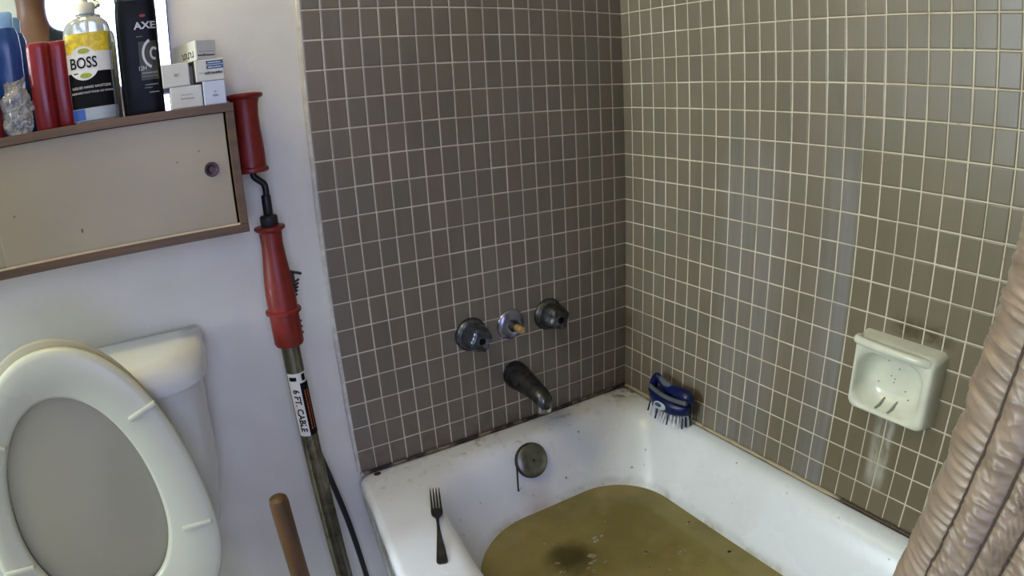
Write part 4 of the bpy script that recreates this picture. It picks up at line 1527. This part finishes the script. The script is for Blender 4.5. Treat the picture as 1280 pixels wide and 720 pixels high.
bm = B(); tube(bm, [(-0.73, -1.535, 1.985), (-0.73, Y1 - 0.011, 1.985)], 0.0125, 16); put('rod', bm, M_CHROME, rod)

# ------------------------------------------------------------------ lamp over the mirror
lamp = thing('vanity_lamp', (-1.37, 0.0, 1.945), 'wall lamp with two frosted globes above the mirror', 'lamp')
bm = B(); box(bm, (-1.62, -0.045, 1.905), (-1.12, Y1, 1.985), 0.008); put('lamp_bar', bm, M_CHROME, lamp)
kg = NT('frosted_globe')
kg.b.inputs['Emission Color'].default_value = (1.0, 0.84, 0.60, 1)
kg.b.inputs['Emission Strength'].default_value = 2.0
kg.base((0.9, 0.88, 0.8, 1))
for p in LAMP_POS:
    bm = B(); lathe(bm, (p[0], -0.04, p[2]), (0, -1, 0), [(0.024, 0.0), (0.024, 0.030), (0.018, 0.034), (0, 0.034)], 20); put('socket', bm, M_CHROME, lamp)
    bm = B(); bmesh.ops.create_icosphere(bm, subdivisions=3, radius=0.05, matrix=Matrix.Translation((p[0], p[1] - 0.0, p[2])))
    g0 = put('globe', bm, kg.m, lamp)
    g0.visible_shadow = True
    l = bpy.data.lights.new('vanity_bulb', 'POINT')
    l.energy, l.color, l.shadow_soft_size = 6.2, (1.0, 0.82, 0.32), 0.05
    o = bpy.data.objects.new('vanity_bulb', l)
    COL.objects.link(o)
    o.location = (p[0], p[1] - 0.052 - 0.05, p[2] - 0.06)

# ------------------------------------------------------------------ the photographer, seen only in the mirror
per_o = thing('person', (-1.52, -1.36, 0.0), 'person in a navy shirt holding up a phone, reflected in the mirror', 'person')
PX_, PY_ = -1.50, -1.36


def skin_mesh(joints, bones, sub=2):
    """joints: name -> (x, y, z, radius or (rx, ry)); one smooth skin over all bones"""
    names = list(joints)
    me = bpy.data.meshes.new('body_skin')
    me.from_pydata([joints[n][:3] for n in names], [(names.index(a), names.index(b)) for a, b in bones], [])
    o = bpy.data.objects.new('body_skin', me)
    COL.objects.link(o)
    mod = o.modifiers.new('skin', 'SKIN')
    mod.use_smooth_shade = True
    for i, n in enumerate(names):
        r = joints[n][3]
        me.skin_vertices[0].data[i].radius = r if isinstance(r, tuple) else (r, r)
        me.skin_vertices[0].data[i].use_root = (i == 0)
    sb = o.modifiers.new('sub', 'SUBSURF')
    sb.levels = sub
    dg = bpy.context.evaluated_depsgraph_get()
    out = bpy.data.meshes.new_from_object(o.evaluated_get(dg))
    bm = B()
    bm.from_mesh(out)
    bpy.data.objects.remove(o)
    bpy.data.meshes.remove(me)
    bpy.data.meshes.remove(out)
    return bm


x, y = PX_, PY_
J = {'pelvis': (x - 0.02, y - 0.03, 0.96, (0.155, 0.105)), 'waist': (x - 0.015, y - 0.03, 1.12, (0.145, 0.095)), 'chest': (x - 0.01, y - 0.02, 1.36, (0.165, 0.11)), 'collar': (x, y - 0.01, 1.53, (0.10, 0.075)),
     'neck': (x + 0.005, y + 0.01, 1.62, 0.056), 'nape': (x + 0.007, y + 0.02, 1.69, 0.056), 'head': (x + 0.01, y + 0.035, 1.76, (0.070, 0.088)), 'brow': (x + 0.012, y + 0.035, 1.83, (0.074, 0.092)), 'crown': (x + 0.012, y + 0.025, 1.885, (0.048, 0.06)),
     'sh_r': (x + 0.175, y - 0.02, 1.52, 0.062), 'el_r': (x + 0.30, y - 0.085, 1.27, 0.046), 'wr_r': (x + 0.425, y + 0.075, 1.155, (0.026, 0.031)), 'palm_r': (x + 0.452, y + 0.115, 1.145, (0.016, 0.036)),
     'sh_l': (x - 0.185, y - 0.02, 1.51, 0.062), 'el_l': (x - 0.235, y - 0.05, 1.22, 0.046), 'wr_l': (x - 0.225, y + 0.03, 0.97, (0.026, 0.031)), 'palm_l': (x - 0.222, y + 0.045, 0.90, (0.016, 0.036))}
BN = [('pelvis', 'waist'), ('waist', 'chest'), ('chest', 'collar'), ('collar', 'neck'), ('neck', 'nape'), ('nape', 'head'), ('head', 'brow'), ('brow', 'crown'), ('collar', 'sh_r'), ('sh_r', 'el_r'), ('el_r', 'wr_r'), ('wr_r', 'palm_r'),
      ('collar', 'sh_l'), ('sh_l', 'el_l'), ('el_l', 'wr_l'), ('wr_l', 'palm_l')]
for s_, nm in ((1, 'r'), (-1, 'l')):
    J['hip_' + nm] = (x - 0.02 + 0.095 * s_, y - 0.03, 0.88, 0.092)
    J['knee_' + nm] = (x - 0.02 + 0.105 * s_, y - 0.01, 0.50, 0.060)
    J['ankle_' + nm] = (x - 0.02 + 0.110 * s_, y - 0.045, 0.10, 0.042)
    J['heel_' + nm] = (x - 0.02 + 0.112 * s_, y - 0.03, 0.045, 0.042)
    J['toe_' + nm] = (x - 0.02 + 0.125 * s_, y + 0.14, 0.034, (0.044, 0.030))
    BN += [('pelvis', 'hip_' + nm), ('hip_' + nm, 'knee_' + nm), ('knee_' + nm, 'ankle_' + nm), ('ankle_' + nm, 'heel_' + nm), ('heel_' + nm, 'toe_' + nm)]
# fingers: the right hand wraps the phone edge, the left one hangs
TOB = CAM_ROT @ Vector((0, 0, 1))
RGT = CAM_ROT @ Vector((1, 0, 0))
UPV = CAM_ROT @ Vector((0, 1, 0))
PHC = CAM_LOC + TOB * 0.0085 - UPV * 0.045
for k in range(4):
    b0 = Vector(J['palm_r'][:3])
    d = PHC - UPV * (0.012 + 0.019 * k - 0.03) - RGT * 0.052 + TOB * 0.012
    e = PHC - UPV * (0.012 + 0.019 * k - 0.03) - RGT * 0.040 - TOB * 0.016
    f = PHC - UPV * (0.012 + 0.019 * k - 0.03) - RGT * (0.020 - 0.003 * k) - TOB * 0.018
    base = b0.lerp(d, 0.45)
    for q, (p, r) in enumerate(((base, 0.0098), (d, 0.009), (e, 0.0085), (f, 0.0075))):
        J['f%d%d_r' % (k, q)] = (p.x, p.y, p.z, r)
    BN += [('palm_r', 'f%d0_r' % k)] + [('f%d%d_r' % (k, q), 'f%d%d_r' % (k, q + 1)) for q in range(3)]
    b1 = Vector(J['palm_l'][:3])
    ln = (0.072, 0.08, 0.075, 0.06)[k]
    for q, t in enumerate((0.3, 0.65, 0.85, 1.0)):
        J['f%d%d_l' % (k, q)] = (b1.x + 0.004 * q, b1.y + 0.027 - 0.018 * k + 0.006 * q, b1.z - 0.03 - ln * t, 0.0095 - 0.0008 * q)
    BN += [('palm_l', 'f%d0_l' % k)] + [('f%d%d_l' % (k, q), 'f%d%d_l' % (k, q + 1)) for q in range(3)]
for q, p in enumerate((PHC - RGT * 0.040 + TOB * 0.024 - UPV * 0.01, PHC - RGT * 0.018 + TOB * 0.020 + UPV * 0.012)):
    J['t%d_r' % q] = (p.x, p.y, p.z, 0.0105 - 0.001 * q)
for q, p in enumerate(((0.012, 0.040, -0.015), (0.016, 0.052, -0.05))):
    J['t%d_l' % q] = (J['palm_l'][0] + p[0], J['palm_l'][1] + p[1], J['palm_l'][2] + p[2], 0.0105 - 0.001 * q)
BN += [('palm_r', 't0_r'), ('t0_r', 't1_r'), ('palm_l', 't0_l'), ('t0_l', 't1_l')]
bm = skin_mesh(J, BN)
M_SKIN = mat('skin_brown', rgb(104, 72, 60), 0.5, var=0.06)
M_SHIRT = mat('navy_shirt', rgb(36, 46, 62), 0.8, var=0.1, scale=60)
M_JEANS = mat('dark_trousers', rgb(40, 42, 50), 0.8, var=0.1, scale=60)
M_SHOE = mat('black_shoe', rgb(22, 22, 24), 0.5)
bm.faces.ensure_lookup_table()
for f in bm.faces:
    c = f.calc_center_median()
    i = 0
    if c.z < 0.10:
        i = 3
    elif c.z < 0.97 and abs(c.x - x) < 0.19:
        i = 2
    elif c.z < (1.545 if abs(c.x - x) < 0.075 else 1.64) and abs(c.x - x) < 0.30 and not (c.x < x - 0.15 and c.z < 1.24):
        i = 1
    f.material_index = i
put('body', bm, [M_SKIN, M_SHIRT, M_JEANS, M_SHOE], per_o)
hx, hy, hz = x + 0.012, y + 0.035, 1.80
M_HAIR = mat('dark_hair', rgb(26, 20, 18), 0.6, var=0.2, scale=200)
bm = B()
bmesh.ops.create_icosphere(bm, subdivisions=4, radius=1.0)
for v in bm.verts:
    d = v.co.copy()
    n_ = noise.noise(d * 9) * 0.03
    v.co = Vector((hx + d.x * (0.083 + n_ * 0.2), hy - 0.012 + d.y * (0.098 + n_ * 0.2), hz + 0.025 + d.z * 0.083))
bmesh.ops.delete(bm, geom=[v for v in bm.verts if (v.co.y > hy + 0.045 and v.co.z < hz + 0.062) or v.co.z < hz - 0.035], context='VERTS')
put('hair', bm, M_HAIR, per_o)
for s_ in (-1, 1):
    bm = B(); bmesh.ops.create_icosphere(bm, subdivisions=2, radius=0.0125, matrix=Matrix.Translation((hx + 0.031 * s_, hy + 0.080, hz - 0.005)))
    eye = put('eye', bm, mat('eye_white', rgb(220, 216, 208), 0.3), per_o)
    bm = B(); bmesh.ops.create_icosphere(bm, subdivisions=2, radius=0.006, matrix=Matrix.Translation((hx + 0.031 * s_, hy + 0.0895, hz - 0.005)))
    put('iris', bm, mat('iris_brown', rgb(40, 26, 18), 0.2), eye)
    bm = B(); tube(bm, [(hx + 0.014 * s_, hy + 0.096, hz + 0.016), (hx + 0.032 * s_, hy + 0.095, hz + 0.022), (hx + 0.048 * s_, hy + 0.082, hz + 0.015)], 0.004, 6); put('eyebrow', bm, M_HAIR, per_o)
    bm = B(); bmesh.ops.create_icosphere(bm, subdivisions=3, radius=1.0, matrix=Matrix.Translation((hx + 0.081 * s_, hy - 0.005, hz - 0.018)) @ Matrix.Diagonal((0.010, 0.020, 0.032, 1))); put('ear', bm, M_SKIN, per_o)
bm = B(); tube(bm, [(hx, hy + 0.088, hz + 0.004), (hx, hy + 0.102, hz - 0.018), (hx, hy + 0.110, hz - 0.034), (hx, hy + 0.092, hz - 0.043)], [0.008, 0.011, 0.015, 0.010], 10); put('nose', bm, M_SKIN, per_o)
bm = B(); tube(bm, [(hx - 0.025, hy + 0.082, hz - 0.070), (hx, hy + 0.096, hz - 0.067), (hx + 0.025, hy + 0.082, hz - 0.070)], [0.003, 0.007, 0.003], 8); put('mouth', bm, mat('lips', rgb(120, 70, 62), 0.5), per_o)
ph = thing('phone', PHC, 'black phone held up by the person to take the picture', 'phone')
bm = B()
box(bm, PHC - Vector((0.036, 0.073, 0.004)), PHC + Vector((0.036, 0.073, 0.004)), 0.003, 2, CAM_ROT)
put('phone_body', bm, mat('phone_black', rgb(14, 14, 16), 0.25), ph)
